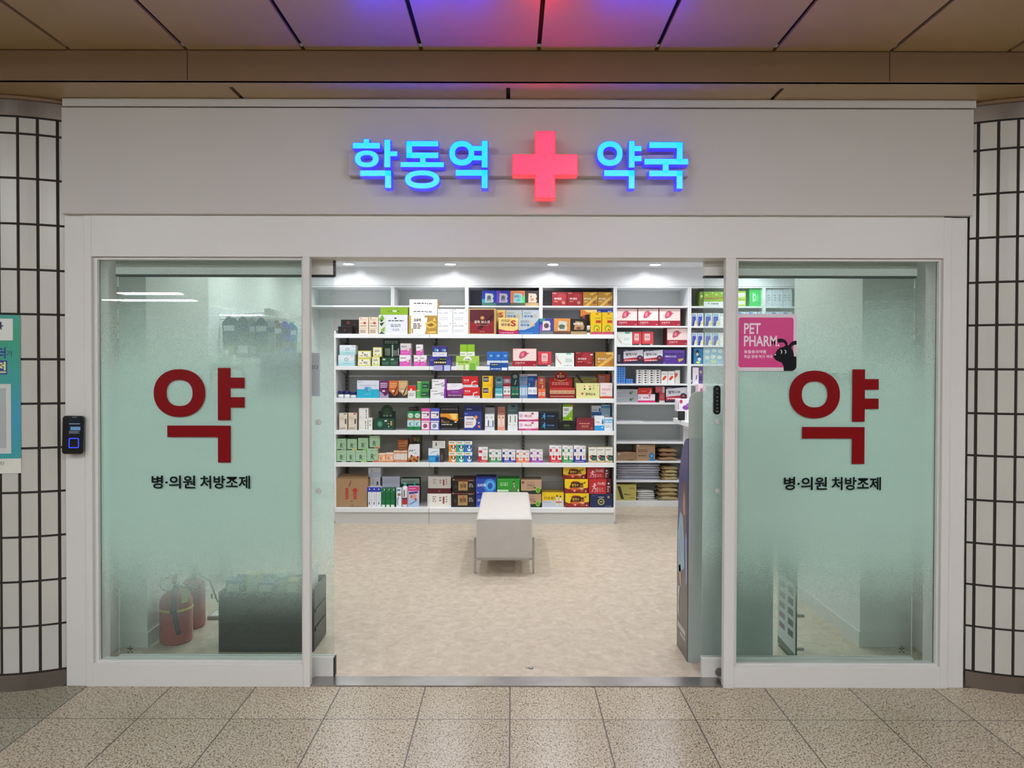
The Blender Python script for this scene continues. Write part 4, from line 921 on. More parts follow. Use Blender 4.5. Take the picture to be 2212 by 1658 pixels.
I('b',487,615,462,None,1,'e8c87a',[T('S',.3,.70,.75,.90,'b83a30',.03),Lb(3,.05,.7,.28,.88,'8a6a40')],'yellow carton with red S, rear row of the top shelf',dy=.15,dp=.16)
I('b',622,860,465,None,1,'bcc8cc',[T('B',.66,.68,.86,.84,'d4b070',.0),T('벤포벨',.08,.70,.6,.80,'3c6ca8'),Lb(2,.08,.84,.5,.92,'7a8a98')],'grey blue carton, left of two in the rear row',dy=.15,dp=.16)
I('b',864,1110,465,None,1,'c2ccd4',[T('B',.66,.68,.86,.84,'d4b070',.0),T('벤포벨',.08,.70,.6,.80,'3c6ca8'),Lb(2,.08,.84,.5,.92,'7a8a98')],'grey blue carton, right of two in the rear row',dy=.15,dp=.16)
I('b',515,802,575,None,1,'eccd80',[G([(0,0),(1,0),(1,.3),(.75,.2),(.4,.22),(0,.32)],'b82a5c'),T('S',.62,.48,.88,.84,'b02c2c',.03),T('벤포벨',.14,.5,.58,.66,'7a4a5a'),Lb(2,.14,.74,.6,.9,'8a7040'),Lb(1,.1,.05,.75,.13,'e8b8c8')],'yellow carton with large red letter S, front row of the top shelf')
I('b',805,1105,580,None,1,'b8c4cc',[G([(0,0),(1,0),(1,1),(.93,.85),(.6,.42),(.3,.27),(0,.26)],'2c68b4'),T('B',.56,.48,.8,.78,'d8c090',.0),T('벤포벨',.1,.5,.52,.64,'3c70b0'),Lb(2,.1,.7,.5,.86,'6a7a8c'),Lb(1,.1,.06,.7,.12,'8cb0dc')],'pale carton with blue swoosh and gold B, front row of the top shelf')
pl2=[G([(.2,.25),(.75,.25),(.8,.4),(.74,.5),(.8,.65),(.7,.85),(.25,.85)],'d8d0c8')]
I('b',1107,1312,588,None,1,'3a3c98',[R(0,.2,.2,.6,'8c4cc0'),R(0,.8,.4,1,'38888c'),R(0,0,1,.2,'6c7078')]+pl2+[O(.5,.55,.18,.16,'5a4850')],'blue violet carton with beige plate, top shelf right part',dy=.01)
I('b',1316,1556,588,None,1,'d48c44',[R(0,0,1,.2,'5c4438'),G([(.24,.25),(.78,.25),(.82,.4),(.77,.55),(.8,.8),(.3,.86)],'c8ccc4'),O(.48,.5,.2,.14,'6c7c5c'),Lb(2,.36,.32,.66,.6,'3c4848')],'orange carton with grey plate on the top shelf',dy=.01)
I('b',1560,1792,590,None,1,'1c1818',[R(0,0,1,.2,'a89064'),G([(.2,.3),(.8,.3),(.86,.5),(.76,.8),(.3,.85)],'b08c60'),T('비맥스',.18,.58,.78,.76,'eee'),O(.5,.4,.14,.08,'7c3c38')],'black carton with bronze plate on the top shelf',dy=.01)
I('b',1795,1842,690,None,1,'e8e6e4',[R(0,.6,1,.85,'c8c0bc'),R(0,.2,1,.55,'4a4448')],'narrow white and grey carton beside the yellow pair',dp=.05)
for i,(a,b_) in enumerate(((1848,2008),(2014,2172))):
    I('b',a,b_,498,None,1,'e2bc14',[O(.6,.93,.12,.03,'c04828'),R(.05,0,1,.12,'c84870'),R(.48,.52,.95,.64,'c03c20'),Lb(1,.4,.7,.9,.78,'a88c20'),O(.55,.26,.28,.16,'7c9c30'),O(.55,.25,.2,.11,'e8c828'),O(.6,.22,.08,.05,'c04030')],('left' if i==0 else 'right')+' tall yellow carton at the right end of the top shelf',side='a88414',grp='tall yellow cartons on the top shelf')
I('b',1700,1942,462,None,1,'231c1c',[G([(0,.72),(0,1),(1,1),(1,.5),(.75,.8),(.4,.82)],'e08438'),G([(.2,1),(1,1),(1,.7),(.8,.88),(.4,.9)],'f4d890'),R(.12,.66,.28,.76,'b05040')],'black carton with orange flare behind the black bronze one',dy=.14,dp=.16,side='241a1a')
I('b',1944,2168,450,None,1,'20348c',[Lb(1,.05,.88,.2,.94,'c8d0e8'),Lb(1,.7,.88,.95,.94,'c8d0e8')],'navy carton behind the tall yellow pair on the top shelf',dy=.14,dp=.16)
# --- shelf 2 --------------------------------------------------------------
tw=[R(0,0,1,.5,'a8d8dc'),R(0,.25,1,.5,'c0e2e6'),O(.5,.58,.12,.16,'889ca0'),O(.5,.58,.08,.11,'d4e6ea'),Lb(1,.35,.2,.65,.28,'7c9ca8'),Lb(1,.8,.85,.95,.92,'999')]
I('a',75,325,1187,None,2,'dfe8ee',tw,'lower of two pale aqua cartons at the left end of the second shelf')
I('a',95,340,1035,1183,2,'dfe8ee',tw,'upper of two pale aqua cartons at the left end of the second shelf')
yw=[R(0,0,1,.14,'d8d058'),R(0,.9,1,1,'e0dc60'),R(.93,0,1,1,'d8d058'),R(0,0,.05,1,'d8d058'),O(.36,.75,.06,.1,'8a8c30'),Lb(1,.15,.3,.35,.45,'5a5c48'),T('덱시',.46,.3,.74,.62,'5c6048'),Lb(1,.6,.2,.85,.3,'888')]
I('a',376,576,1241,None,2,'f2f0e0',yw,'lower of two white and yellow wide cartons, second shelf')
I('a',378,582,1122,1238,2,'f2f0e0',yw,'upper of two white and yellow wide cartons, second shelf')
ys=[R(0,0,1,.15,'d4d878'),R(0,.88,1,1,'e4e08c'),Lb(2,.2,.5,.75,.75,'6c7050'),O(.3,.25,.1,.06,'7a8440'),O(.7,.22,.08,.06,'a8b850')]
I('a',595,716,1215,None,2,'ecebd0',ys,'lower of two small pale yellow cartons, second shelf',side='989440',dp=.1)
I('a',612,745,1070,1212,2,'ecebd0',ys,'upper of two small pale yellow cartons, second shelf',side='989440',dp=.1)
def display(name_lab, crop, x0, x1, ytop, ymid, sh, cc, cardc, art_c, art_t, n, lab, grp=None, tray=None, round_=True, dy=0, cy_=None):
    a, b, z0, z1, y = geo(crop, x0, x1, ytop, None, sh, dy, .12); ox, oy, s = CR[crop]; zm = P(ox + (x0+x1)/2/s, oy + ymid/s, y).z
    t = thing('counter_display', ((a+b)/2, y, z0), name_lab, 'display', grp)
    c = hx(cardc); m = MB(); r = min((b-a)*.3, (z1-zm)*.6)
    m.prism(rrect(a, b, z0, z1, r, 5, (0, 0, 1, 1)) if round_ else [(a,z0),(b,z0),(b,z1),(a,z1)], y + .085, y + .088, cardc)
    draw(m, art_c, a, b, zm, z1, y + .0848); m.build('header_card', M_card, t)
    MB().box(a, b, y - .001, y + .001, z0, z0 + (zm - z0) * .22, tray or cardc).box(a, a + .001, y + .001, y + .085, z0, z0 + (zm - z0) * .3, tray or cardc).box(b - .001, b, y + .001, y + .085, z0, z0 + (zm - z0) * .3, tray or cardc).box(a, b, y + .001, y + .085, z0, z0 + .0006, tray or cardc).build('tray', M_card, t)
    for k in range(n):
        u0 = a + .0014 + (b - a - .0028) * k / n; u1 = a + .0014 + (b - a - .0028) * (k + 1) / n - .0006
        mm = MB(); col = cc[k % len(cc)]; mm.box(u0, u1, y + .003, y + .07, z0 + .001, zm, col); draw(mm, art_t, u0, u1, z0 + .001, zm, y + .003)
        o = mm.build('carton', M_card, None, None, lab + ((' (' + ('left', 'right')[k] + ' one)') if n == 2 else (', %s from the left' % NTH[k]) if n > 2 else '').replace(' (', ', ').replace(')', ''), 'box', lab + 's', org=((u0+u1)/2, y + .003, z0 + .001))
# dark green tiered display on shelf 2
display('dark green stepped counter display stand on the second shelf','a',742,1006,938,1225,2,['1c4a38'],'17382c',[Lb(2,.1,.75,.9,.93,'b8c4bc'),R(.1,.1,.42,.5,'8a9c8c'),R(.52,.05,.6,.7,'e4e8e0'),R(.62,.1,.84,.4,'8a9c8c'),R(.88,.1,.94,.5,'dfe4dc')],[R(.1,.68,.45,.86,'b8c4a8'),Lb(1,.1,.38,.9,.45,'a8c0b0'),Lb(1,.1,.2,.8,.27,'a8c0b0')],2,'dark green carton in the green stepped display',tray='1f4434',round_=False)
pkw=[R(0,0,1,.42,'d858b8'),G([(.4,.42),(1,.42),(1,.6)],'d858b8'),O(.75,.45,.12,.12,'d8c8b0'),Lb(1,.1,.66,.6,.8,'6a6068'),Lb(1,.1,.18,.7,.26,'f0a8dc')]
I('a',1018,1190,1187,None,2,'ece6ec',pkw,'lower of two white and magenta cartons, second shelf')
I('a',1032,1197,1010,1184,2,'d8d0d4',pkw,'upper of two white and magenta cartons, second shelf')
I('a',1240,1338,1192,None,2,'ece6ec',pkw,'lower left of three small white and magenta cartons',dp=.08)
I('a',1340,1437,1192,None,2,'ece6ec',pkw,'lower right of three small white and magenta cartons',dp=.08)
I('a',1275,1380,1027,1188,2,'ece6ec',pkw,'top one of three small white and magenta cartons',dp=.08)
def promo(crop, tops, low, card, sh, c_top, c_low, art_t, art_l, art_c, nm, cardcol):
    x0, x1, yt = low
    I(crop, x0, x1, yt, None, sh, c_low, art_l, nm + ' wide carton with a card hanging over the shelf edge', dp=.1)
    for i, (a, b_, t_) in enumerate(tops): I(crop, a, b_, t_, yt - 3, sh, c_top, art_t, '%s small %s carton on the wide %s one' % (ORD[i] if len(tops) > 2 else ('left', 'right')[i], nm, nm), dp=.07, grp='small ' + nm + ' cartons')
    ox, oy, s = CR[crop]; y = GY - .003; cx0, cx1, cy0, cy1 = card
    a, b, z1, z0 = X(ox + cx0/s, y, 800), X(ox + cx1/s, y, 800), P(ox + cx0/s, oy + cy0/s, y).z, P(ox + cx0/s, oy + cy1/s, y).z
    m = MB().box(a, b, y - .001, y, z0, z1, cardcol); draw(m, art_c, a, b, z0, z1, y - .001)
    tag(m.build('shelf_card', M_card), nm + ' price card hanging on the second shelf edge', 'card')
pb_=[R(0,0,1,.42,'dfe0ea'),O(.5,.62,.26,.12,'3c9cc0'),O(.72,.6,.1,.1,'d8dcec'),Lb(1,.15,.2,.6,.3,'888')]
promo('a',[(1528,1640,1050),(1641,1752,1050)],(1480,1815,1212),(1548,1815,1262,1428),2,'3c3484','40389a',pb_,[O(.62,.62,.2,.32,'1c2418'),Lb(1,.48,.66,.78,.8,'90c040'),Lb(1,.04,.6,.3,.7,'b0b0dc')],[R(.0,.55,.72,1,'1c1a20'),Lb(1,.02,.62,.7,.9,'e8d8a0'),R(0,0,.5,.5,'a8a0d0'),R(.6,0,.95,.5,'c0c8ec')],'purple','4c48a0')
promo('b',[(-42,60,963),(62,170,963)],(-100,235,1130),(-70,190,1192,1335),2,'8cbc28','a8cc50',[R(0,0,1,.36,'e8f0dc'),Lb(1,.1,.1,.7,.25,'889868')],[O(.5,.5,.2,.5,'eef0e4'),Lb(3,.4,.25,.6,.75,'6c7c54'),R(.65,.1,.9,.5,'90c8b0'),R(0,0,.3,.35,'e8ecd8')],[Lb(1,.02,.7,.6,.95,'6c8420'),R(0,0,.3,.5,'dce8c8'),R(.4,0,.6,.6,'e4ecd8'),R(.65,0,.95,.7,'78b840')],'lime green','a8d060')
promo('b',[(348,448,1068),(450,552,1068),(554,655,1068)],(350,655,1215),(390,655,1228,1342),2,'2868c0','2e6cc0',[R(0,.0,1,.12,'dfe6f0'),O(.6,.6,.25,.12,'74acdc'),Lb(1,.1,.3,.5,.4,'5890d0')],[R(0,.3,1,1,'e0e6ee'),Lb(1,.3,.5,.8,.8,'3c70b0')],[R(.05,.55,.45,.95,'1c3c6c'),Lb(1,.1,.65,.42,.88,'d8d060'),Lb(1,.05,.1,.6,.35,'dfe8f4'),R(.65,.05,.95,.4,'e8eef8')],'bright blue','1f4fa0')
liver=[R(0,0,1,.31,'a01c34'),R(.02,.31,.98,.98,'f0d8d4'),R(.0,.31,.02,1,'b03040'),G([(.26,.5),(.3,.72),(.36,.82),(.46,.86),(.56,.84),(.6,.76),(.7,.74),(.6,.66),(.52,.52),(.4,.46),(.32,.42)],'c85068'),G([(.34,.56),(.38,.74),(.46,.78),(.46,.56)],'e08898'),G([(.5,.6),(.52,.78),(.56,.76),(.56,.62)],'b03c58'),T('간솔루션',.1,.14,.5,.25,'e8b8b8'),Lb(1,.1,.06,.36,.11,'c87880'),Lb(1,.06,.9,.2,.94,'a06060'),Lb(1,.86,.06,.95,.11,'e8c8c8')]
I('b',718,1070,1020,None,2,'a82438',liver,'pink and dark red carton with a liver drawing, second shelf right bay',side='8a1828')
I('b',1085,1282,1068,None,2,'d43c48',[R(.28,.35,.72,.88,'ecd0d0'),R(.34,.4,.66,.82,'e0b4b8'),Lb(2,.38,.6,.62,.72,'a05860'),Lb(1,.34,.22,.66,.3,'f4c8c8'),R(0,0,1,.12,'443c44'),R(.72,.02,.95,.1,'d8c8b0')],'coral red carton with pale window, second shelf right bay')
I('b',1338,1610,1087,None,2,'e6ece8',[R(.58,.88,.84,1,'7cc8b0'),G([(.04,.9),(.1,.6),(.3,.3),(.34,.1),(.2,.3),(.04,.6)],'d8a8a0'),Lb(3,.55,.3,.9,.6,'9cbcb4'),Lb(1,.45,.04,.95,.1,'707878')],'white carton with pink branch drawing, second shelf right bay',side='3c4440')
I('b',1625,1886,1072,None,2,'8a1c26',[O(.65,.6,.3,.35,'a83038'),T('메가포르',.15,.46,.62,.6,'f0e4e4'),Lb(1,.14,.28,.4,.38,'e8a080'),Lb(1,.7,.2,.92,.32,'c87060'),R(.84,.78,.98,.86,'eee'),Lb(1,.05,.9,.3,.96,'d0a0a0')],'dark red carton, second shelf right bay',side='3c0e12')
I('b',1915,2186,1072,None,2,'b4802c',[G([(.1,0),(.5,.4),(1,.85),(1,.6),(.5,.15),(.35,0)],'dcb058'),G([(.5,.95),(1,1),(1,.9),(.7,.8)],'e0bc68'),T('메가포르',.14,.46,.6,.6,'f4ead8'),Lb(1,.14,.28,.3,.38,'f0e0c0'),O(.8,.22,.12,.1,'c06c38'),R(.86,.8,.99,.86,'eee')],'gold carton at the right end of the second shelf',side='33260c')
# --- shelf 3 --------------------------------------------------------------
def jar(crop, x0, x1, yt, sh, lab, dy=0):
    a, b, z0, z1, y = geo(crop, x0, x1, yt, None, sh, dy, .05); r = (b - a) / 2; cx = (a + b) / 2; cy = y + r; h = z1 - z0
    t = thing('cream_jar', (cx, cy, z0), lab, 'jar', 'navy lidded jars on the third shelf')
    MB().lathe([(r*.85, 0), (r*.97, h*.1), (r*.97, h*.5)], cx, cy, z0, 24, 'e4e6ec').build('jar_body', M_gloss, t)
    MB().lathe([(r, h*.5), (r, h*.95), (r*.9, h)], cx, cy, z0, 24, '1c2460').build('lid', M_gloss, t)
jar('c',62,158,385,3,'leftmost navy lidded white jar on the third shelf'); jar('c',160,252,385,3,'middle navy lidded white jar on the third shelf'); jar('c',254,352,402,3,'rightmost navy lidded white jar on the third shelf')
I('c',365,706,225,None,3,'d8dcea',[R(0,0,1,.5,'24b0d0'),Lb(1,.12,.7,.85,.75,'98a0b8'),O(.5,.52,.17,.13,'68b8dc'),R(.34,.38,.5,.62,'4c98c8'),Lb(1,.36,.14,.62,.3,'70d0e8'),Lb(1,.03,.9,.25,.94,'888')],'wide white carton with turquoise lower half, third shelf')
def herb(x0,x1,c,lab,t_): I('c',x0,x1,228,None,3,c,[G([(0,0),(1,0),(1,.25),(.6,.1),(.3,.3),(0,.4)],t_),Lb(3,.1,.58,.85,.9,'f0dce8' if c=='6c1c6c' else 'f4c890'),R(.32,.36,.62,.44,'f0ece8'),G([(.5,.2),(.9,.7),(.95,.65),(.6,.15)],'3c2420')],lab)
herb(710,853,'6c1c6c','dark purple carton with pale writing, third shelf','a898b8'); herb(856,996,'d06424','burnt orange carton with dark branch, third shelf','241a1c'); herb(1003,1142,'c8a878','tan carton with dark branch, third shelf','3c3430')
I('c',1148,1272,305,None,3,'e4e2e2',[R(0,.6,1,1,'d82820'),R(.28,.52,.55,.76,'f4e4e0'),Lb(2,.15,.15,.8,.42,'a8a4a8')],'small white carton with red top, third shelf',dp=.08)
gr=[R(0,0,.3,1,'5cb45c'),R(.3,0,1,1,'3c9048'),R(.42,.2,.98,.75,'204c38'),Lb(1,.48,.38,.8,.55,'b8dcc0'),R(0,.85,.3,1,'d8b888')]
I('c',1280,1470,370,None,3,'4caa54',gr,'lower of two green cartons on the third shelf',dp=.1); I('c',1292,1480,240,366,3,'4caa54',gr,'upper of two green cartons on the third shelf',dp=.1)
wv=[Lb(1,.06,.72,.45,.84,'555'),G([(.2,.4),(.5,.45),(.8,.62),(.78,.66),(.5,.5),(.2,.45)],'333'),Lb(2,.65,.25,.9,.5,'666'),Lb(1,.06,.1,.3,.16,'999'),R(.86,0,1,1,'8430a4')]
I('c',1495,1742,357,None,3,'eceaee',wv,'lower of two white cartons with a purple end, third shelf',side='7a2c98'); I('c',1520,1748,205,352,3,'eceaee',wv,'upper of two white cartons with a purple end, third shelf',side='7a2c98',dp=.11)
I('c',1752,2003,270,None,3,'ece8f0',[G([(0,0),(1,0),(1,.7),(.7,.58),(0,.55)],'8a3490'),R(0,0,1,.28,'5c2858'),Lb(1,.3,.4,.7,.45,'d8b0dc'),T('맥시부키즈',.06,.14,.9,.24,'e4cce4'),Lb(1,.3,.84,.7,.92,'d8d4dc')],'white and plum carton on the third shelf, middle bay')
rc=[R(0,0,1,.22,'dcd8e0'),G([(.55,.18),(.6,.5),(.85,.6),(.88,.52),(.66,.42),(.64,.2)],'e8d8dc'),G([(.6,.12),(.64,.12),(.9,.06),(.92,.16),(.66,.22)],'c8a0a8'),T('헤모콤',.08,.55,.42,.72,'f4dcdc'),Lb(1,.08,.42,.4,.48,'f0a8a8')]
I('d',5,245,308,None,3,'d82428',rc,'lower of two red cartons with a white curve, third shelf'); I('d',-10,220,150,303,3,'d02024',rc,'upper of two red cartons with a white curve, third shelf')
yy_=[R(.08,.5,.6,.94,'3c3454'),Lb(2,.14,.6,.55,.82,'d8d4e0'),G([(.7,0),(1,0),(1,1),(.85,.7)],'f0a020'),Lb(1,.2,.15,.7,.22,'c89c10')]
I('d',278,428,312,None,3,'f0c414',yy_,'lower of two bright yellow cartons, third shelf'); I('d',282,434,146,309,3,'f0c414',yy_,'upper of two bright yellow cartons, third shelf')
display('teal counter display with rounded header, third shelf','d',465,577,155,325,3,['5cbccc'],'6c9cac',[O(.5,.7,.3,.12,'2c5c70'),Lb(1,.2,.42,.8,.55,'d0e4e8'),R(0,0,1,.25,'4c98b8')],[R(0,.0,1,.45,'cfe6ee'),Lb(1,.1,.62,.9,.72,'2c5c6c'),Lb(1,.1,.2,.9,.3,'6ca0b0')],2,'teal and white carton in the teal display')
display('red and grey counter display, third shelf','d',583,692,150,300,3,['e8e4e6'],'b0889c',[R(0,.75,1,1,'b83c50'),O(.5,.55,.3,.15,'c8c0cc'),R(0,0,1,.3,'b02840')],[R(0,0,1,.3,'c83c50'),Lb(1,.1,.82,.9,.94,'5c7ca8'),O(.5,.58,.3,.1,'9a8c94')],2,'white and red carton in the red display')
display('dark green counter display with round header, third shelf','d',698,813,108,300,3,['1c6c58'],'12383a',[O(.5,.76,.3,.15,'8ca09c'),G([(.42,.15),(.62,.5),(.68,.48),(.5,.12)],'dce4dc')],[O(.5,.8,.3,.07,'8c5c3c'),Lb(1,.1,.3,.9,.42,'c8dcb0')],2,'dark green carton in the round headed display')
display('pale blue counter display, third shelf','d',820,938,118,285,3,['c4d4e8'],'7890b0',[R(0,.8,1,1,'c0b4c0'),Lb(2,.15,.4,.7,.7,'4c6c9c'),O(.8,.25,.12,.12,'b89080')],[R(.0,.85,1,1,'5c8cc8'),R(.42,.2,.58,.85,'7cacd8'),Lb(1,.1,.08,.9,.18,'8ca8c8')],2,'pale blue carton in the pale blue display',round_=False)
display('navy counter display with white cartons, third shelf','d',940,1076,120,310,3,['e4e8f0'],'244c94',[R(0,.86,1,1,'e4e4ec'),Lb(2,.12,.5,.6,.75,'6c98d0'),G([(.78,0),(1,0),(1,.6),(.85,.5)],'c89c80'),R(.12,.05,.24,.3,'78b4d8')],[R(0,0,1,.35,'1c3c88'),O(.5,.66,.3,.13,'8494b4'),O(.5,.66,.2,.08,'dde4f0'),Lb(1,.1,.12,.9,.2,'a8c0e0')],2,'white and navy carton in the navy display',round_=False)
display('orange counter display with arched header, third shelf','d',1086,1200,160,330,3,['e86838'],'d05438',[O(.5,.72,.22,.16,'c8a8a8'),Lb(1,.25,.38,.75,.52,'e8d070'),R(.55,.02,.7,.28,'f0e0dc')],[R(.15,.28,.85,.62,'ecd0c4'),Lb(1,.15,.75,.85,.88,'f0b090'),O(.5,.45,.2,.1,'b08888')],2,'orange carton in the arched orange display')
# big red display
a, b, z0, z1, y = geo('d', 1255, 1625, 80, None, 3, 0, .14)
t = thing('counter_display', ((a+b)/2, y, z0), 'large red counter display with crowned header, third shelf right bay', 'display')
w_ = b - a; h = z1 - z0; m = MB()
m.prism([(a, z0), (b - w_*.08, z0), (b - w_*.08, z0 + h*.76), (a + w_*.72, z0 + h*.76), (a + w_*.72, z0 + h*.88), (a + w_*.62, z0 + h*.96), (a + w_*.46, z0 + h), (a + w_*.32, z0 + h*.96), (a + w_*.22, z0 + h*.88), (a + w_*.22, z0 + h*.76), (a, z0 + h*.76)], y + .11, y + .114, 'c4201c')
draw(m, [G([(.22,.68),(.32,.66),(.48,.62),(.62,.66),(.70,.68),(.70,.74),(.22,.74)], 'e8c088'), G([(.25,.7),(.25,.86),(.34,.94),(.46,.97),(.58,.94),(.68,.86),(.68,.7),(.47,.66)], '8c1418'), T('활명수', .32, .76, .62, .87, 'e8c8b0'), O(.46, .92, .05, .03, 'd8b060'), Lb(2, .12, .48, .8, .6, 'f0b8b0')], a, b, z0, z1, y + .11); m.build('header_card', M_card, t)
MB().box(a, b, y, y + .002, z0, z0 + h*.17, '8c1c1c').box(a, b, y + .002, y + .11, z0, z0 + .001, '8c1c1c').box(a, a + .001, y + .002, y + .11, z0, z0 + h*.4, 'a01c1c').box(b - .001, b, y + .002, y + .11, z0, z0 + h*.4, 'a01c1c').box(a+.01, b-.01, y - .0003, y, z0 + h*.06, z0 + h*.09, 'c88878').build('tray', M_card, t)
for k in range(5):
    u0 = a + .002 + (w_ - .004) * k / 5; u1 = u0 + (w_ - .004) / 5 - .0006; mm = MB().box(u0, u1, y + .004, y + .08, z0 + .0015, z0 + h*.39, 'b83430')
    draw(mm, [R(0, .42, 1, .75, 'd8b088'), Lb(1, .1, .5, .9, .66, '7c4c34')], u0, u1, z0 + .0015, z0 + h*.39, y + .004)
    tag(mm.build('carton', M_card, org=((u0+u1)/2, y+.004, z0+.0015)), 'red and gold carton in the large red display, %s from the left' % NTH[k], 'box', 'cartons in the large red display')
I('d',1640,1980,252,None,3,'e0dc98',[O(.42,.72,.1,.16,'ece8b0'),R(.33,.58,.4,.68,'2c3c20'),R(.56,.58,.63,.68,'2c3c20'),O(.36,.8,.04,.06,'d8a070'),O(.58,.8,.04,.06,'d8a070'),T('운비소·R',.4,.2,.82,.38,'44503c'),G([(.2,.32),(.26,.4),(.32,.32),(.28,.28),(.27,.22),(.24,.28)],'c83c28'),Lb(1,.88,.86,.97,.9,'444'),G([(.7,.62),(.76,.62),(.76,.95),(.74,.95),(.74,.65),(.7,.65)],'a8a468')],'pale yellow carton with two little bottles drawn, third shelf',dp=.1)
I('d',1612,1940,166,None,3,'a89c5c',[Lb(1,.4,.88,.8,.95,'6c6434'),Lb(1,.05,.76,.2,.8,'6c6434'),Lb(1,.72,.77,.92,.83,'5c5430'),G([(.04,1.12),(.18,1.12),(.42,.72),(.3,.72)],'342c18'),G([(.2,.92),(.22,.9),(.34,.76),(.32,.76)],'b0a060')],'khaki carton with a dark diagonal ribbon behind the pale yellow one',dy=.14)
I('d',1945,2132,122,None,3,'b84c34',[R(.15,.62,.6,.92,'c8988c'),Lb(3,.2,.66,.55,.88,'8c5448'),R(.66,.55,1,1,'d06444')],'brick red carton in the rear right corner of the third shelf',dy=.14)
I('d',1985,2165,248,None,3,'ecdcdc',[R(0,0,1,.13,'c04c34'),G([(0,.13),(.5,.2),(1,.13)],'e0a088'),Lb(2,.15,.5,.85,.68,'e09898'),Lb(2,.12,.25,.5,.4,'b8a8c0'),Lb(1,.7,.8,.85,.84,'777')],'white and brick red carton at the right end of the third shelf')
# --- shelf 4 --------------------------------------------------------------
cr_=[Lb(1,.12,.78,.5,.82,'b8a890'),Lb(3,.12,.6,.6,.76,'c8b090'),R(.72,.36,.9,.66,'5c4c58'),Lb(2,.1,.03,.8,.16,'8c8474')]
I('c',90,213,727,None,4,'e2d6c4',cr_+[R(.6,.92,.9,.97,'7c8c74')],'cream carton with green tab, leftmost on the fourth shelf',dp=.09)
I('c',232,362,724,None,4,'e2d6c4',cr_+[R(.62,.91,.9,.98,'c83444')],'cream carton with red tab, second on the fourth shelf',dp=.09)
def plain(yt,yb,lab,x0=392,x1=530): I('c',x0,x1,yt,yb,4,'eceae6',[G([(.74,.08),(.82,.08),(.82,.3),(.74,.3)],'666'),G([(.72,.38),(.84,.42),(.84,.48),(.72,.52)],'777'),G([(.74,.6),(.82,.6),(.82,.88),(.74,.88)],'666'),Lb(1,.1,.15,.5,.2,'aaa'),Lb(1,.1,.25,.3,.3,'bbb')],lab,side='cfcabf',dp=.09)
plain(828,None,'lower of two white cartons with sideways grey writing'); plain(650,824,'upper of two white cartons with sideways grey writing',395,540)
I('c',536,602,800,None,4,'eceae4',[Lb(2,.35,.25,.6,.9,'777')],'slim white carton right of the sideways writing pair',side='cfcabf',dp=.09)
a, b, z0, z1, y = geo('c', 622, 945, 605, None, 4, 0, .12)
t = thing('counter_display', ((a+b)/2, y, z0), 'dark green counter display with round arched header, fourth shelf', 'display')
w_ = b - a; h = z1 - z0; m = MB(); hp_ = [(a + w_*.15, z0), (a + w_*.98, z0), (a + w_*.98, z0 + h*.74), (a + w_*.86, z0 + h*.74)]
for q in range(11):
    an = math.radians(0 + 18 * q); hp_.append((a + w_*.56 + w_*.29*math.cos(an), z0 + h*.74 + h*.255*math.sin(an)))
hp_ += [(a + w_*.15, z0 + h*.74)]
m.prism(hp_, y + .09, y + .094, '16302a'); draw(m, [O(.56,.76,.24,.2,'4c6048'), O(.56,.76,.21,.175,'1a3428'), O(.56,.74,.16,.13,'3c5c38'), O(.42,.555,.05,.04,'7c8c78'), O(.56,.55,.05,.045,'8c9a84'), O(.74,.555,.06,.04,'7c8c78')], a, b, z0, z1, y + .09); m.build('header_card', M_card, t)
mm = MB().box(a, b, y, y + .08, z0 + .0006, z0 + h*.46, '1e4438'); draw(mm, [O(.3,.52,.13,.27,'3c8468'),O(.3,.52,.07,.14,'5ca080'),R(.52,.74,.64,.86,'e8ece4'),R(.8,.4,.88,.8,'c89c50'),O(.7,.55,.03,.06,'c0ccc0'),O(.72,.3,.03,.06,'c0ccc0'),Lb(1,.5,.06,.9,.12,'6c9480')], a, b, z0, z0 + h*.46, y); mm.build('front_box', M_card, t)
def stack2(crop,x0,x1,yt,ym,sh,col,art1,art2,nm,grp=None):
    I(crop,x0,x1,ym+2,None,sh,col,art2,'lower '+nm,dp=.09,grp=grp); I(crop,x0,x1,yt,ym,sh,col,art1,'upper '+nm,dp=.09,grp=grp)
gw1=[R(0,.8,1,1,'188450'),O(.5,.45,.4,.3,'dfeee4'),Lb(2,.2,.3,.8,.6,'488c6c'),R(0,0,1,.1,'b05c3c')]
gw2=[R(0,0,1,.32,'108048'),R(0,.32,1,.9,'b4dcdc'),O(.5,.55,.25,.14,'5c9cb8'),R(.5,.5,.85,.6,'e8f0f0'),R(0,.92,1,1,'c87050')]
stack2('c',1140,1241,702,815,4,'2c9c60',gw1,gw2,'green and aqua carton, left pair on the fourth shelf','green and aqua cartons')
stack2('c',1244,1347,702,815,4,'2c9c60',gw1,gw2,'green and aqua carton, right pair on the fourth shelf','green and aqua cartons')
I('c',1156,1292,640,None,4,'5c444c',[Lb(1,.05,.9,.9,.97,'8c747c')],'dark brown carton behind the green and aqua pairs',dy=.12)
for x0,x1,c,c2,n_ in ((1355,1494,'d8589c','b03c6c','pink'),(1497,1638,'4c5cc0','8088b0','blue')):
    stack2('c',x0,x1,652,822,4,c,[R(.05,.1,.9,.7,'f0eaf0'),R(0,.82,.9,.98,c),Lb(1,.1,.45,.6,.62,'6a5c68'),O(.75,.45,.1,.14,'4a4860'),Lb(1,.3,.22,.7,.3,'a09090')],[R(.05,.08,.85,.7,'f0eaf0'),O(.45,.4,.24,.2,c2),R(0,.76,.95,.86,'f4ecf4'),Lb(1,.1,.14,.5,.22,'999')],'white carton with %s frame, fourth shelf'%n_)
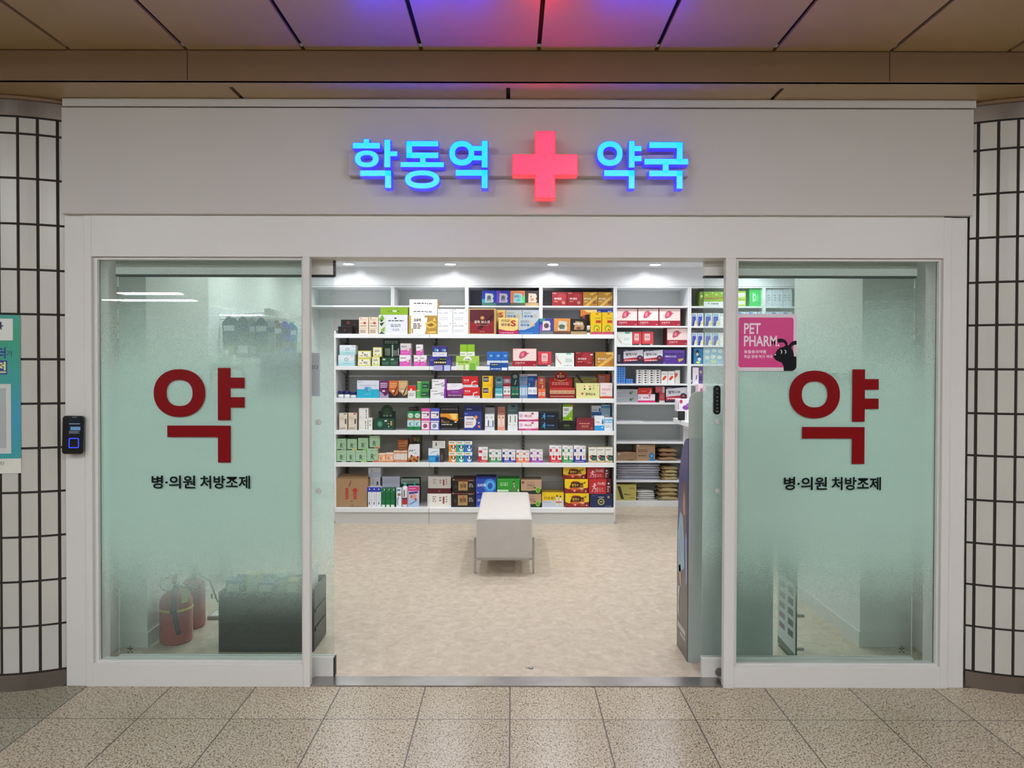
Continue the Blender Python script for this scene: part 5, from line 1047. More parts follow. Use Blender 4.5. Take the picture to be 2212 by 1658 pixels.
I('c',1648,1925,618,None,4,'1c1818',[R(0,0,1,.1,'3c3c44'),R(0,.1,1,.68,'17120f'),G([(0,.55),(0,.69),(1,.69),(1,.38),(.85,.38),(.6,.44),(.3,.54)],'e8942c'),G([(.5,.69),(.95,.69),(.9,.45),(.7,.45)],'f8d070'),Lb(1,.08,.84,.95,.9,'8c8480'),R(.06,.38,.16,.44,'c84434'),T('PRO',.08,.29,.5,.37,'b8a068',0),Lb(1,.08,.2,.66,.27,'e8e4dc'),R(.8,.32,.92,.36,'eee')],'black carton with orange gold flame, fourth shelf')
I('d',15,272,570,None,4,'2c3c90',[R(0,.76,1,1,'1a1f4c'),Lb(1,.15,.83,.45,.87,'c8d0e8'),G([(.03,.1),(.03,.56),(.5,.56),(.64,.48),(.7,.36),(.66,.22),(.5,.1)],'ece4e8'),O(.68,.52,.09,.07,'f09430'),O(.84,.3,.05,.04,'d8b8c0'),O(.86,.15,.07,.05,'e88030'),T('네비팜',.12,.42,.56,.5,'5a6088'),Lb(2,.1,.2,.5,.36,'a898a8'),Lb(1,.05,.64,.2,.68,'e0e4f4')],'navy carton with pale rounded panel and small suns, fourth shelf')
def disp4(x0,x1,yt,ym,c,hart,art,lab,clab): display(lab,'d',x0,x1,yt,ym,4,[c[1]],c[0],hart,art,2,clab,round_=False,tray=c[2])
disp4(318,458,577,700,('a4a4a8','eceef2','dcdfe6'),[R(0,.75,1,1,'141418'),Lb(1,.1,.5,.9,.6,'c8c8cc')],[R(0,.12,1,.24,'28386c'),R(.6,.25,.85,.62,'3c5c90'),Lb(1,.2,.7,.6,.9,'bbb')],'grey counter display with black headline, fourth shelf','white carton with blue base in the grey display')
disp4(500,610,597,715,('d08c78','ecc8b8','e49c84'),[Lb(1,.1,.3,.9,.45,'a85c4c')],[O(.5,.85,.25,.06,'d07058'),R(.35,.4,.55,.75,'f4e8e0'),Lb(1,.1,.15,.9,.25,'c8644c')],'coral counter display on the fourth shelf','coral carton in the coral display')
disp4(648,795,567,705,('5c7c80','e8ecea','e4e8e6'),[O(.55,.85,.25,.12,'2c3c3c'),Lb(1,.15,.3,.85,.45,'a8bcbc')],[R(.42,.5,.6,.92,'54606a'),Lb(1,.15,.32,.6,.38,'888'),Lb(1,.1,.12,.9,.2,'3c444c')],'grey teal counter display on the fourth shelf','white carton in the grey teal display')
pw=[R(0,0,1,.2,'c82c7c'),G([(.75,.2),(1,.2),(1,.42)],'f0b8a0'),O(.12,.6,.09,.2,'e0b4e0'),T('백스파',.3,.42,.66,.72,'cc5c74'),R(.64,.75,.76,.92,'c03c6c'),Lb(1,.38,.06,.62,.14,'f0c8dc')]
I('d',808,1094,803,None,4,'f2e8ee',pw,'lower of two white and pink cartons, fourth shelf'); I('d',808,1094,667,799,4,'f2e8ee',pw,'upper of two white and pink cartons, fourth shelf')
rn=[O(.29,.82,.035,.07,'3c9cd8'),G([(.2,.62),(.24,.72),(.32,.74),(.34,.5),(.3,.42),(.33,.2),(.3,.18),(.25,.42),(.14,.28),(.12,.32),(.24,.5),(.25,.64)],'3c9cd8'),G([(.16,.55),(.24,.7),(.26,.66),(.2,.52)],'3c9cd8'),T('파워풀',.42,.48,.78,.64,'5c8cd0'),Lb(1,.45,.26,.75,.32,'4c6080'),Lb(1,.05,.84,.25,.92,'3c6ca8')]
I('d',1098,1386,803,None,4,'10141c',rn,'lower of two black cartons with a blue runner'); I('d',1098,1386,667,799,4,'10141c',rn,'upper of two black cartons with a blue runner')
I('d',1390,1640,790,None,4,'0c0d0c',[T('REVITA',.3,.4,.62,.58,'6c8c3c'),Lb(1,.3,.2,.7,.28,'4c5c40'),Lb(1,.04,.88,.2,.94,'666')],'black carton with small green word, fourth shelf')
a, b, z0, z1, y = geo('d', 1443, 1592, 555, 788, 4, .02, .05)
t = thing('snack_pouch', ((a+b)/2, y, z0), 'green and white pouch leaning on the black carton, fourth shelf', 'pouch')
m = MB(); w_=b-a; h=z1-z0
m.prism([(a,z0),(b,z0),(b-w_*.02,z0+h*.1),(b,z1),(a,z1),(a+w_*.03,z0+h*.1)], y, y+.03, '7cb428'); draw(m,[R(.02,.22,.98,.84,'e4ece4'),G([(.3,.22),(.98,.7),(.98,.22)],'88bc30'),G([(.7,.84),(1,.84),(1,.95),(.6,1)],'c8a030'),Lb(2,.12,.58,.6,.76,'3c4c44'),Lb(1,.15,.4,.5,.46,'8c9888'),O(.75,.12,.12,.06,'d8dc40'),R(0,.0,1,.03,'a8d040')],a,b,z0,z1,y); m.build('pouch_body', M_gloss, t)
MB().box(a-.006, b-.004, y+.032, y+.05, z0, z1, '1c2418').build('backing_carton', M_card, t)
I('d',1643,1895,757,None,4,'842234',[Lb(1,.04,.74,.3,.8,'b06c74'),Lb(1,.16,.5,.82,.64,'e0a484'),Lb(2,.3,.22,.7,.44,'d8946c'),R(0,.9,1,1,'6c1828'),O(.88,.18,.05,.05,'b08060')],'maroon carton with gold writing, fourth shelf')
bw=[R(0,0,1,.34,'2898dc'),T('Lung',.12,.5,.5,.66,'44505c',0),R(.76,.45,.94,.68,'2c6ca0'),R(.8,.68,.9,.8,'4c8cc0'),Lb(1,.1,.84,.5,.88,'bbb'),R(.7,.18,.9,.24,'e8f0f8')]
I('d',1862,2003,577,None,4,'e4ecf2',[R(0,.58,1,.74,'2c6cb8'),T('Lung',.1,.78,.55,.86,'44505c',0),R(.76,.76,.92,.9,'2c5c90')],'white and blue carton in the rear row, fourth shelf right end',dy=.13)
I('d',2006,2135,562,None,4,'a8c8e0',[R(0,.86,1,.96,'5c9ccc'),O(.6,.55,.25,.1,'cfe0ec'),R(0,.98,1,1,'c8dcea')],'pale blue carton in the rear row, fourth shelf right end',dy=.13)
I('d',1905,2046,725,None,4,'e8eef4',bw,'white and blue carton with bottle picture, front of the fourth shelf')
I('d',2048,2172,748,None,4,'e6ecf2',[R(0,.58,1,.9,'7cbce4'),O(.3,.7,.2,.06,'cfe6f4'),O(.75,.7,.2,.06,'cfe6f4'),Lb(2,.15,.2,.7,.45,'c0c4d0'),R(.9,0,1,.58,'b8d8ec')],'white carton with sky blue top, right end of the fourth shelf')
# --- shelf 5 --------------------------------------------------------------
def rbox(x0,x1,yt,yb,tab,lab,dy=0):
    I('e',x0,x1,yt,yb,5,'a4c6a4',[R(0,0,.5,.08,'203828'),R(.55,0,.95,.12,tab),R(.9,.75,.97,.95,tab),Lb(1,.3,.8,.6,.86,'6c8c70'),T('R',.36,.2,.64,.6,'20382c',0.0),Lb(2,.62,.45,.85,.58,'88ac8c')],lab,side='7c9c7c',grp='sage green cartons marked R',dy=dy,dp=.13)
tb=('b8c4b8','e0d050','8cc840','d87050')
for i,(x0,x1,yt) in enumerate(((52,202,300),(205,343,300),(345,515,300),(518,692,272))): rbox(x0,x1,yt,None,('b8c8b8','8ca88c','98c840','d86050')[i],'sage green carton marked R, lower row, %s'%('leftmost','second from the left','third from the left','rightmost')[i])
for i,(x0,x1,yt,yb) in enumerate(((54,202,122,296),(212,366,127,296),(380,541,110,296),(555,718,78,268))): rbox(x0,x1,yt,yb,('98a898','d8c850','8cc840','d87858')[i],'sage green carton marked R, upper row, %s'%('leftmost','second from the left','third from the left','rightmost')[i],dy=.012)
pe=[R(0,.35,1,.88,'f0b088'),R(0,0,1,.12,'dc8450'),R(.3,.2,.4,.6,'c06c40'),R(.42,.2,.7,.3,'e8c8b0'),O(.75,.5,.12,.15,'f4dcc8'),R(0,.88,1,1,'f4e8dc')]
I('e',695,806,350,None,5,'f0c4a0',pe,'left of two peach cartons on the fifth shelf',dp=.08); I('e',809,925,342,None,5,'f0c4a0',pe,'right of two peach cartons on the fifth shelf',dp=.08)
def tray(crop,x0,x1,yt,n,tc,cc,art,lab,clab,sh=5,lip=.22,dy=0):
    a, b, z0, z1, y = geo(crop, x0, x1, yt, None, sh, dy, .1); h = z1 - z0
    t = thing('shelf_tray', ((a+b)/2, y, z0), lab, 'tray', 'cardboard shelf trays')
    m = MB().box(a, b, y, y+.0015, z0, z0+h*lip, tc).box(a, b, y+.0015, y+.09, z0, z0+.0008, tc).box(a, a+.001, y+.0015, y+.09, z0, z0+h*.6, tc).box(b-.001, b, y+.0015, y+.09, z0, z0+h*.6, tc); draw(m,[Lb(1,.15,.3,.85,.6,'f0ece8')],a,b,z0,z0+h*lip,y); m.build('tray_body', M_card, t)
    for k in range(n):
        u0 = a + .0016 + (b-a-.0032)*k/n; u1 = a + .0016 + (b-a-.0032)*(k+1)/n - .0008; mm = MB().box(u0,u1,y+.003,y+.075,z0+.001,z1 - .004*(k%2),cc); draw(mm,art,u0,u1,z0+.001,z1,y+.003)
        tag(mm.build('carton', M_card, org=((u0+u1)/2, y+.003, z0+.001)), clab + (', %s' % (('left one','right one') if n==2 else ('left one','middle one','right one'))[k] if n > 1 else ''), 'box', clab+'s')
tray('e',925,1142,312,3,'c8743c','ecd8c8',[R(0,.8,1,.92,'d8844c'),R(.3,.2,.6,.7,'c8d0d8'),Lb(1,.2,.75,.8,.8,'555')],'orange brown tray with slim cartons on the fifth shelf','slim white and orange carton in the orange tray',lip=.2)
I('e',990,1152,138,None,5,'c87038',[Lb(3,.15,.5,.85,.9,'e8a878'),R(.0,0,1,.5,'c8a070'),O(.8,.85,.14,.1,'e09c68')],'rust orange carton standing behind the orange tray',dy=.13)
I('e',1197,1350,75,None,5,'4c4028',[R(.1,.55,.9,.75,'2c2014'),O(.4,.85,.14,.08,'8c5c34'),O(.7,.8,.1,.08,'6c7c34'),R(0,0,1,.6,'585048')],'dark brown carton behind the white pouch, fifth shelf',dy=.13)
a, b, z0, z1, y = geo('e', 1150, 1330, 205, None, 5, 0, .05); w_=b-a; h=z1-z0
t = thing('snack_pouch', ((a+b)/2, y, z0), 'white crinkled pouch with red berries printed, fifth shelf', 'pouch')
m = MB(); m.prism([(a+w_*.04,z0),(b-w_*.06,z0),(b-w_*.02,z0+h*.3),(b,z1-h*.1),(b-w_*.02,z1),(a+w_*.12,z1-h*.02),(a+w_*.03,z0+h*.75),(a,z0+h*.25)], y, y+.035, 'e6e6ea')
draw(m,[G([(.0,.0),(.9,0),(.98,.3),(.8,.25),(.5,.35),(.2,.3),(.02,.22)],'b88c50'),O(.3,.34,.1,.07,'b83428'),O(.55,.15,.12,.07,'a83028'),O(.85,.28,.1,.07,'c03c30'),O(.2,.08,.14,.07,'6c2c3c'),O(.75,.08,.12,.06,'5c4434'),G([(.1,.62),(.2,.7),(.24,.66),(.14,.58)],'3c4450'),G([(.3,.6),(.36,.7),(.44,.66),(.36,.58)],'3c4450'),G([(.5,.66),(.62,.72),(.62,.66)],'3c4450'),G([(.62,.5),(.72,.56),(.7,.48)],'3c4450')],a,b,z0,z1,y); m.build('pouch_body', M_gloss, t)
I('e',1465,1637,275,None,5,'e2e6ee',[R(0,0,1,.5,'2494d0'),R(.65,.05,.95,.4,'1c4c8c'),G([(.1,.6),(.5,.75),(.9,.78),(.9,.82),(.4,.82)],'a8bcd0'),Lb(2,.15,.15,.55,.35,'7cc0e4'),O(.84,.55,.08,.05,'5cb0c8')],'white and sky blue carton, left of the middle bay, fifth shelf',dp=.1)
I('e',1640,1700,268,None,5,'4c3834',[R(.3,.2,.7,.5,'7c5c54'),R(.2,.6,.8,.9,'34282a')],'slim dark brown carton beside the sky blue one',dy=.02,dp=.07)
I('e',1525,1727,155,271,5,'dcdad4',[Lb(1,.1,.75,.7,.85,'aaa'),R(.25,.3,.34,.75,'555'),Lb(1,.45,.55,.9,.62,'999'),R(0,0,.02,1,'aaa')],'flat grey white carton resting on the sky blue one',side='7c3430',dy=.015,dp=.08)
for i,(x0,x1,c,nm_) in enumerate(((1778,1896,'ec9430','orange'),(1898,2018,'1ca898','teal'),(2021,2143,'2c74d0','blue'))):
    ar=[R(0,.66,1,.98,'eceef0'),R(.12,.76,.75,.88,'c8a858'),O(.62,.3,.26,.26,'f0f2f4'),O(.42,.48,.1,.1,'1c1c24'),O(.82,.46,.1,.1,'1c1c24'),O(.52,.32,.07,.08,'1c1c24'),O(.74,.3,.07,.08,'1c1c24')]
    I('e',x0,x1,325,None,5,c,ar,'lower %s carton with a panda face, fifth shelf'%nm_,dp=.1,grp='panda face cartons'); I('e',x0,x1,155,322,5,c,ar,'upper %s carton with a panda face, fifth shelf'%nm_,dp=.1,side='4c5c64',grp='panda face cartons')
def tr6(x0,x1,yt,n,c,nm_,tall=False):
    tray('f',x0,x1,yt,n,c,'ece8ea',[R(.05,.62,.4,.8,c),R(.0,.0,.35,.4,c),Lb(1,.45,.8,.95,.92,'9a949c'),O(.7,.34,.2,.09,c if nm_=='red' else 'd0a898'),Lb(2,.45,.5,.9,.66,'c8c0c4')],'%s tray of slim white cartons, fifth shelf%s'%(nm_,' right bay' if tall else ''),'slim white carton in the %s%s tray'%('tall ' if tall else '',nm_),lip=.16)
tr6(215,352,232,1,'c8283c','crimson'); tr6(364,545,265,2,'2c9454','leaf green'); tr6(550,740,263,2,'2434a0','royal blue'); tr6(747,938,275,2,'e8743c','tangerine'); tr6(942,1126,262,2,'9c3cb0','magenta')
tr6(1213,1389,207,2,'d02838','red',True); tr6(1392,1553,210,2,'209850','green',True); tr6(1556,1730,210,2,'2c34a0','blue',True)
for i,(x0,x1) in enumerate(((1765,1880),(1883,1997),(2000,2108))):
    I('f',x0,x1,232,None,5,'e8e6da',[R(0,0,1,.15,'d0b888'),G([(.1,.42),(.4,.5),(1,.46),(1,.16),(.5,.14),(.2,.28)],'1c3c3c'),O(.3,.38,.16,.08,'d8583c'),Lb(2,.5,.2,.95,.36,'4cb0a0'),Lb(1,.1,.8,.75,.88,'3c3c38'),Lb(1,.4,.6,.8,.64,'bbb')],'%s of three cream and teal cartons, fifth shelf right end'%('left','middle','right')[i],dp=.1,side='c0b490',grp='cream and teal cartons')
# --- base shelf -------------------------------------------------------------
a, b, z0, z1, y = geo('e', 46, 535, 748, None, 6, .0, .24)
t = thing('shipping_carton', ((a+b)/2, y, z0), 'large brown corrugated shipping box with red arrows, base shelf left end', 'box')
m = MB(); m.box(a, b, y, y+.004, z0, z1, 'a88662').box(a, b, y+.236, y+.24, z0, z1, 'a88662').box(a, a+.004, y+.004, y+.236, z0, z1, '97764f').box(b-.004, b, y+.004, y+.236, z0, z1, '97764f').box(a, b, y, y+.24, z0, z0+.003, 'a88662')
draw(m,[G([(.54,.28),(.64,.28),(.64,.58),(.7,.58),(.59,.7),(.48,.58),(.54,.58)],'c0302c'),R(.57,.32,.61,.36,'a88662'),R(.57,.4,.61,.44,'a88662'),R(.57,.48,.61,.52,'a88662'),R(.29,.28,.38,.6,'b84038'),R(.31,.33,.36,.36,'a88662'),R(.31,.42,.36,.45,'a88662'),G([(.28,.66),(.33,.68),(.33,.72),(.35,.66),(.38,.7),(.36,.62),(.3,.62)],'c0302c'),G([(.39,.74),(.43,.76),(.48,.96),(.45,.97)],'8c4c3c'),G([(.46,.2),(.52,.2),(.49,.24)],'5c4434'),R(.49,.02,.51,.08,'5c4434')],a,b,z0,z1,y); m.build('box_body', M_matte, t)
for (p_) in ([(a,y,z1),(b,y,z1),(b-.02,y+.12,z1+.03),(a+.04,y+.11,z1+.035)],[(a,y+.24,z1),(b,y+.24,z1),(b-.03,y+.14,z1+.02),(a+.03,y+.13,z1+.03)]):
    V=[Vector(q) for q in p_]; MB().add(V+[v+Vector((0,0,.003)) for v in V],[(0,1,2,3),(7,6,5,4),(0,4,5,1),(1,5,6,2),(2,6,7,3),(3,7,4,0)],'a08058').build('flap', M_matte, t)
def trio(x0,x1,n,yt,c,art,lab,names,grp):
    w_=(x1-x0)/n
    for k in range(n): I('e',x0+k*w_,x0+(k+1)*w_-2,yt,None,6,c,art,'%s %s'%(names[k],lab),dp=.08,grp=grp)
trio(520,738,3,868,'e6e8f0',[R(0,.76,1,1,'2838b8'),R(.4,.86,.65,.93,'e8e8f4'),R(.4,.12,.6,.24,'444'),Lb(3,.45,.3,.7,.68,'c0c4d0')],'white carton with blue top on the base shelf',('left','middle','right'),'blue topped cartons')
trio(738,952,3,890,'0c6a3c',[R(.1,0,.85,.12,'e0ecdc'),Lb(2,.2,.2,.8,.4,'1c8c54'),G([(.5,.9),(.9,1),(.8,.9)],'dcecdc'),Lb(1,.1,.8,.3,.86,'cfe0d0')],'deep green carton on the base shelf',('left','middle','right'),'deep green cartons')
I('e',568,722,718,None,6,'e2e2ec',[R(.65,.72,.82,.85,'44444c'),G([(.3,1),(.3,.4),(.35,.4),(.35,1)],'c4c4d4'),G([(.5,.68),(.6,.74),(.6,.68)],'888')],'tall white carton behind the blue topped trio',dy=.11)
I('e',537,732,568,715,6,'dcdce8',[R(.02,0,.98,.5,'ccd0e4'),G([(.2,.7),(.35,.72),(.3,.6)],'667'),R(.1,.5,.7,.52,'bbc')],'white carton on top of the tall white one, base shelf',dy=.11)
I('e',755,1026,706,None,6,'c8cae0',[G([(.6,.7),(.95,.55),(.95,.56),(.6,.72)],'a8aac0')],'plain pale lavender carton behind the deep green trio',dy=.11)
I('e',1040,1328,738,None,6,'1c4c3c',[R(0,.8,1,1,'a4b0a8'),Lb(1,.1,.86,.75,.92,'5c6864'),R(.75,.1,.95,.75,'2c6450')],'dark green carton with grey top in the rear row, base shelf',dy=.12)
I('e',970,1050,886,None,6,'e8ecf2',[R(.1,.86,.8,.95,'3c84b8'),O(.55,.66,.35,.08,'8c7c64'),G([(.2,.1),(.1,.35),(.3,.55),(.5,.5),(.3,.35),(.4,.12)],'7c94c4'),R(.6,.1,.9,.6,'f8f8fc')],'white carton with blue curve beside the teal capped bottle',dp=.06)
def bottle(x0,x1,yt,lab,dy):
    a, b, z0, z1, y = geo('e', x0, x1, yt, None, 6, dy, .07); cx=(a+b)/2; h=z1-z0; r=(b-a)/2
    t = thing('bottle', (cx, y+r, z0), lab, 'bottle')
    bd = MB().lathe([(r*.95,0),(r,.005),(r,h*.72),(r*.9,h*.8),(r*.4,h*.86),(r*.4,h*.88)],cx,y+r,z0,28,'e8e4e8').build('bottle_body', M_gloss, t)
    MB().lathe([(r*.46,h*.86),(r*.46,h*.985),(r*.4,h)],cx,y+r,z0,20,'46b8a8').build('cap', M_gloss, bd)
    m=MB(); R2=r+.0006
    for (t0,t1,v0,v1,c) in ((-50,50,.1,.32,'c02c2c'),(-50,50,.32,.38,'3c3c44'),(-20,5,.42,.7,'70707c'),(-50,50,.02,.1,'e0dce4')):
        vs=[(cx+R2*math.sin(math.radians(t0+(t1-t0)*q/6)), y+r-R2*math.cos(math.radians(t0+(t1-t0)*q/6)), z0+h*vv) for q in range(7) for vv in (v0,v1)]
        m.add(vs,[(2*q,2*q+2,2*q+3,2*q+1) for q in range(6)],c)
    m.build('label', M_card, bd)
bottle(1052,1147,800,'white bottle with teal cap and red label, base shelf',0.0)
bottle(1200,1296,800,'white bottle with teal cap behind the pink box',.065)
I('e',1152,1320,857,None,6,'dcc8dc',[R(0,.78,1,1,'d83c8c'),G([(.1,.62),(.9,.68),(.9,.76),(.05,.72)],'3c3c94'),O(.5,.52,.3,.1,'e0a898'),O(.3,.5,.1,.06,'c06c5c'),R(.0,.0,1,.38,'b4cce8'),G([(.1,.15),(.8,.35),(.84,.3),(.2,.1)],'6c94c8'),Lb(1,.05,.85,.7,.93,'f4c0d8'),O(.7,.38,.1,.05,'c83c50')],'pink and blue carton in front of a teal capped bottle',dp=.055)
or_=[Lb(3,.22,.35,.36,.85,'8c8884'),Lb(2,.5,.4,.58,.8,'777'),R(.65,.25,.72,.78,'9c3c34'),Lb(3,.78,.3,.84,.85,'888'),R(.04,.1,.05,.9,'999'),R(.95,.1,.96,.9,'999')]
I('e',1450,1815,968,None,6,'ece8e0',or_,'cream carton with red vertical writing, base shelf middle bay',dp=.16)
I('e',1455,1813,886,964,6,'541420',[O(.5,.5,.05,.2,'8c4438')],'flat maroon box between the grey and cream cartons',dp=.16)
I('e',1460,1812,710,882,6,'c2bdb8',or_,'grey carton with red vertical writing, on the maroon box',dp=.16)
ss=[R(0,.86,1,.93,'7c3828'),R(.27,.12,.68,.8,'b08c58'),T('쌍화',.34,.3,.62,.62,'241c14'),O(.5,.7,.05,.04,'c04434'),Lb(3,.74,.35,.92,.65,'b8b4b0'),O(.16,.42,.07,.13,'3c342c'),Lb(1,.03,.88,.14,.96,'d0c8c0'),Lb(1,.72,.84,.93,.9,'d8d4d0')]
I('e',1822,2185,945,None,6,'1a1412',ss,'lower of two black cartons with gold square, base shelf',dp=.2)
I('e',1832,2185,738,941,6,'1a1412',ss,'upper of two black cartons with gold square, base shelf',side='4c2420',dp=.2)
kr=[O(.68,.5,.3,.42,'3c8cdc'),O(.7,.5,.22,.3,'60b0ec'),O(.7,.48,.12,.2,'2458b4'),T('크리맥',.06,.42,.48,.62,'e8f0fc'),R(0,.92,1,1,'1c2c84'),Lb(1,.3,.04,.9,.1,'a8c4f0'),O(.1,.08,.03,.03,'c8d8f8')]
I('f',182,470,886,None,6,'2c48b0',kr,'lower of two royal blue cartons with a swirl',dp=.2); I('f',180,470,655,882,6,'2c48b0',kr,'upper of two royal blue cartons with a swirl',side='1c2c70',dp=.2)
gn=[R(.72,.2,.82,.6,'5c8c5c'),O(.74,.76,.05,.1,'2c2420'),O(.74,.7,.035,.08,'d8b090'),G([(.6,.1),(.66,.5),(.82,.52),(.9,.1)],'5c8450'),R(0,.1,.5,.24,'d8ecd0'),Lb(3,.14,.5,.48,.78,'c8e8b8'),R(0,0,1,.08,'6cb850'),O(.76,.48,.02,.06,'f0f4f0'),O(.94,.2,.03,.1,'e0f0e0')]
I('f',480,798,874,None,6,'2f9c30',gn,'lower of two bright green cartons, mostly behind the bench',dp=.2); I('f',480,798,680,870,6,'2f9c30',gn,'upper of two bright green cartons with a printed figure',dp=.2)
tn=[G([(0,0),(1,0),(1,.34),(.8,.26),(.4,.22),(0,.24)],'1c3420'),O(.83,.28,.11,.22,'8cc838'),O(.83,.28,.07,.14,'5c9c28'),T('한방갈근',.3,.5,.68,.7,'54443c',0),Lb(1,.28,.78,.7,.84,'8c6c5c'),R(.04,.72,.16,.88,'7c4c38'),R(.62,.4,.72,.47,'444'),Lb(1,.3,.38,.58,.44,'8c6c5c')]
I('f',815,1103,888,None,6,'c09c80',tn,'lower of two tan cartons with a green disc, base shelf',dp=.18); I('f',815,1105,686,884,6,'c09c80',tn,'upper of two tan cartons with a green disc, base shelf',side='8c7460',dp=.18)
I('f',1112,1418,866,None,6,'f0c820',[R(0,0,1,.46,'c4c8d4'),T('컨디션 골드',.08,.52,.6,.72,'6c5428'),Lb(1,.06,.3,.4,.36,'8c94b8'),R(.64,.1,.74,.7,'e4dcc8'),R(.66,.7,.72,.82,'3c2c20'),R(.8,.1,.9,.66,'e4dcc8'),R(.82,.66,.88,.78,'3c2c20'),R(.64,.3,.9,.4,'c87050'),Lb(1,.03,.86,.14,.9,'a89030')],'yellow and grey carton with two bottles printed, base shelf',side='b8942c',dp=.18)
ry=[G([(0,0),(1,0),(1,.4),(.88,.36),(.6,.3),(.14,.3),(0,.4)],'8c1c1c'),G([(.2,.4),(.3,.78),(.62,.8),(.72,.6),(.66,.42),(.4,.34)],'2c1814'),G([(.2,.7),(.36,.86),(.56,.84),(.7,.76),(.4,.78)],'c04820'),T('활명수',.3,.48,.6,.68,'e0b030'),G([(.22,.34),(.36,.42),(.58,.4),(.64,.24),(.3,.2)],'d06030'),R(.66,.1,.8,.62,'a05028'),R(.68,.62,.78,.72,'241814'),R(.66,.26,.8,.4,'e0b088'),O(.9,.14,.03,.05,'ecc'),G([(.76,.7),(.92,.85),(.86,.68)],'6c4c18'),O(.42,.18,.05,.07,'e8a0a0')]
I('f',1437,1772,878,None,6,'f0cc18',ry,'bottom of three yellow and dark red cartons, base shelf',dp=.2)
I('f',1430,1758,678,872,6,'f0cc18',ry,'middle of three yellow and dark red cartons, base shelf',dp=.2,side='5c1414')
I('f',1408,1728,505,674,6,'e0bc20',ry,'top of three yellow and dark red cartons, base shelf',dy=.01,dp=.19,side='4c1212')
rd_=[G([(0,0),(.3,0),(.3,.5),(0,.3)],'b82c34'),O(.26,.66,.05,.06,'ecc0c4'),G([(.12,.12),(.16,.12),(.22,.36),(.3,.3),(.26,.12),(.3,.12),(.34,.36),(.26,.44),(.3,.56),(.36,.54),(.36,.58),(.26,.64),(.2,.56),(.14,.5),(.16,.46),(.22,.5),(.2,.38)],'e8b4b8'),T('가스트',.38,.6,.68,.8,'f0dcd8'),G([(.66,.55),(.72,.6),(.74,.8),(.7,.78)],'e88c60'),R(.36,.1,.4,.44,'e0a8a8'),Lb(3,.44,.14,.68,.42,'e0908c'),R(.78,0,1,1,'4c1020'),O(.88,.7,.04,.06,'ddd'),Lb(3,.82,.1,.94,.55,'d0b8bc')]
I('f',1785,2100,886,None,6,'1e2a54',[O(.5,.42,.15,.24,'c8bc48'),O(.5,.42,.11,.17,'1e2a54'),O(.5,.42,.07,.05,'c8bc48'),T('비타민씨',.38,.7,.62,.8,'d8dce4'),O(.83,.76,.05,.09,'b09c50'),Lb(1,.08,.84,.25,.88,'8890a8'),Lb(1,.68,.06,.95,.1,'c0c4d0')],'navy carton with yellow ring emblem, right end of the base shelf',dp=.2,side='141c3c')
I('f',1768,2085,678,882,6,'c02830',rd_,'lower of two red cartons with white runner, base shelf right end',dp=.2,side='7c1820')
I('f',1742,2058,512,674,6,'b02830',rd_,'upper of two red cartons with white runner, base shelf right end',dy=.01,dp=.19,side='7c1820')
# --- cabinet column right of the display shelving ---------------------------
for i,(x0,x1) in enumerate(((75,365),(368,657),(661,958))): I('g',x0,x1,420,None,'B','a82438',liver,'%s of three liver picture cartons side by side in the cabinet'%('left','middle','right')[i],side='6c1420',dp=.2,grp='liver picture cartons in the cabinet')
I('g',70,292,742,None,'C','e4eae6',[R(.55,.85,.85,1,'6cb8a0'),G([(.05,.9),(.1,.6),(.35,.2),(.38,.05),(.2,.25),(.04,.6)],'d8b0a0'),Lb(2,.5,.35,.85,.55,'a8c4bc'),Lb(1,.45,.05,.9,.1,'777')],'white carton with green tab, left in the third cabinet row',side='64847c',dp=.16)
rs=[R(.2,.35,.7,.85,'e0b8b8'),Lb(2,.28,.55,.62,.68,'8c4048'),Lb(1,.25,.24,.65,.3,'e8a0a0'),R(0,0,1,.1,'3c3438'),R(.72,.02,.95,.09,'c8b898')]
I('g',296,421,740,None,'C','d04048',rs,'left of two coral red cartons in the third cabinet row',dp=.12); I('g',428,583,740,None,'C','d04048',rs,'right of two coral red cartons in the third cabinet row',dp=.12)
I('g',768,1060,690,None,'C','a82438',liver,'single liver picture carton at the right of the third cabinet row',side='5c1018',dp=.2)
ht=[G([(.02,.35),(1,.5),(1,.98),(.02,.85)],'d8d8e0'),G([(.02,.12),(1,.28),(1,.5),(.02,.35)],'b82430'),T('쎌맥시부',.12,.55,.7,.76,'5c3c48'),Lb(1,.08,.18,.7,.32,'f0d8dc'),O(.84,.42,.15,.18,'2c2448'),O(.84,.42,.07,.08,'b84858'),Lb(1,.1,.88,.3,.95,'c8c8d8')]
I('g',165,442,985,None,'D','262444',ht,'left of two navy cartons with slanted white label, cabinet',side='181830',dp=.2)
I('g',445,712,985,None,'D','262444',ht,'right of two navy cartons with slanted white label, cabinet',dp=.2)
I('g',75,162,985,None,'D','1c1c34',[Lb(4,.2,.15,.6,.65,'b0b0c0')],'slim navy carton with pale marks at the left of the cabinet row',dp=.2)
I('g',715,1020,990,None,'D','4c2c8c',[R(.05,.78,.95,.95,'6c4cb0'),T('메타스킨',.1,.45,.6,.6,'d4c8e8'),G([(.68,.35),(.94,.4),(.9,.28),(.72,.12)],'c8a850'),Lb(1,.1,.3,.35,.34,'9c84c8'),Lb(1,.02,.06,.1,.1,'c8b8e0')],'violet carton with a gold shape, right in the fourth cabinet row',dp=.2)
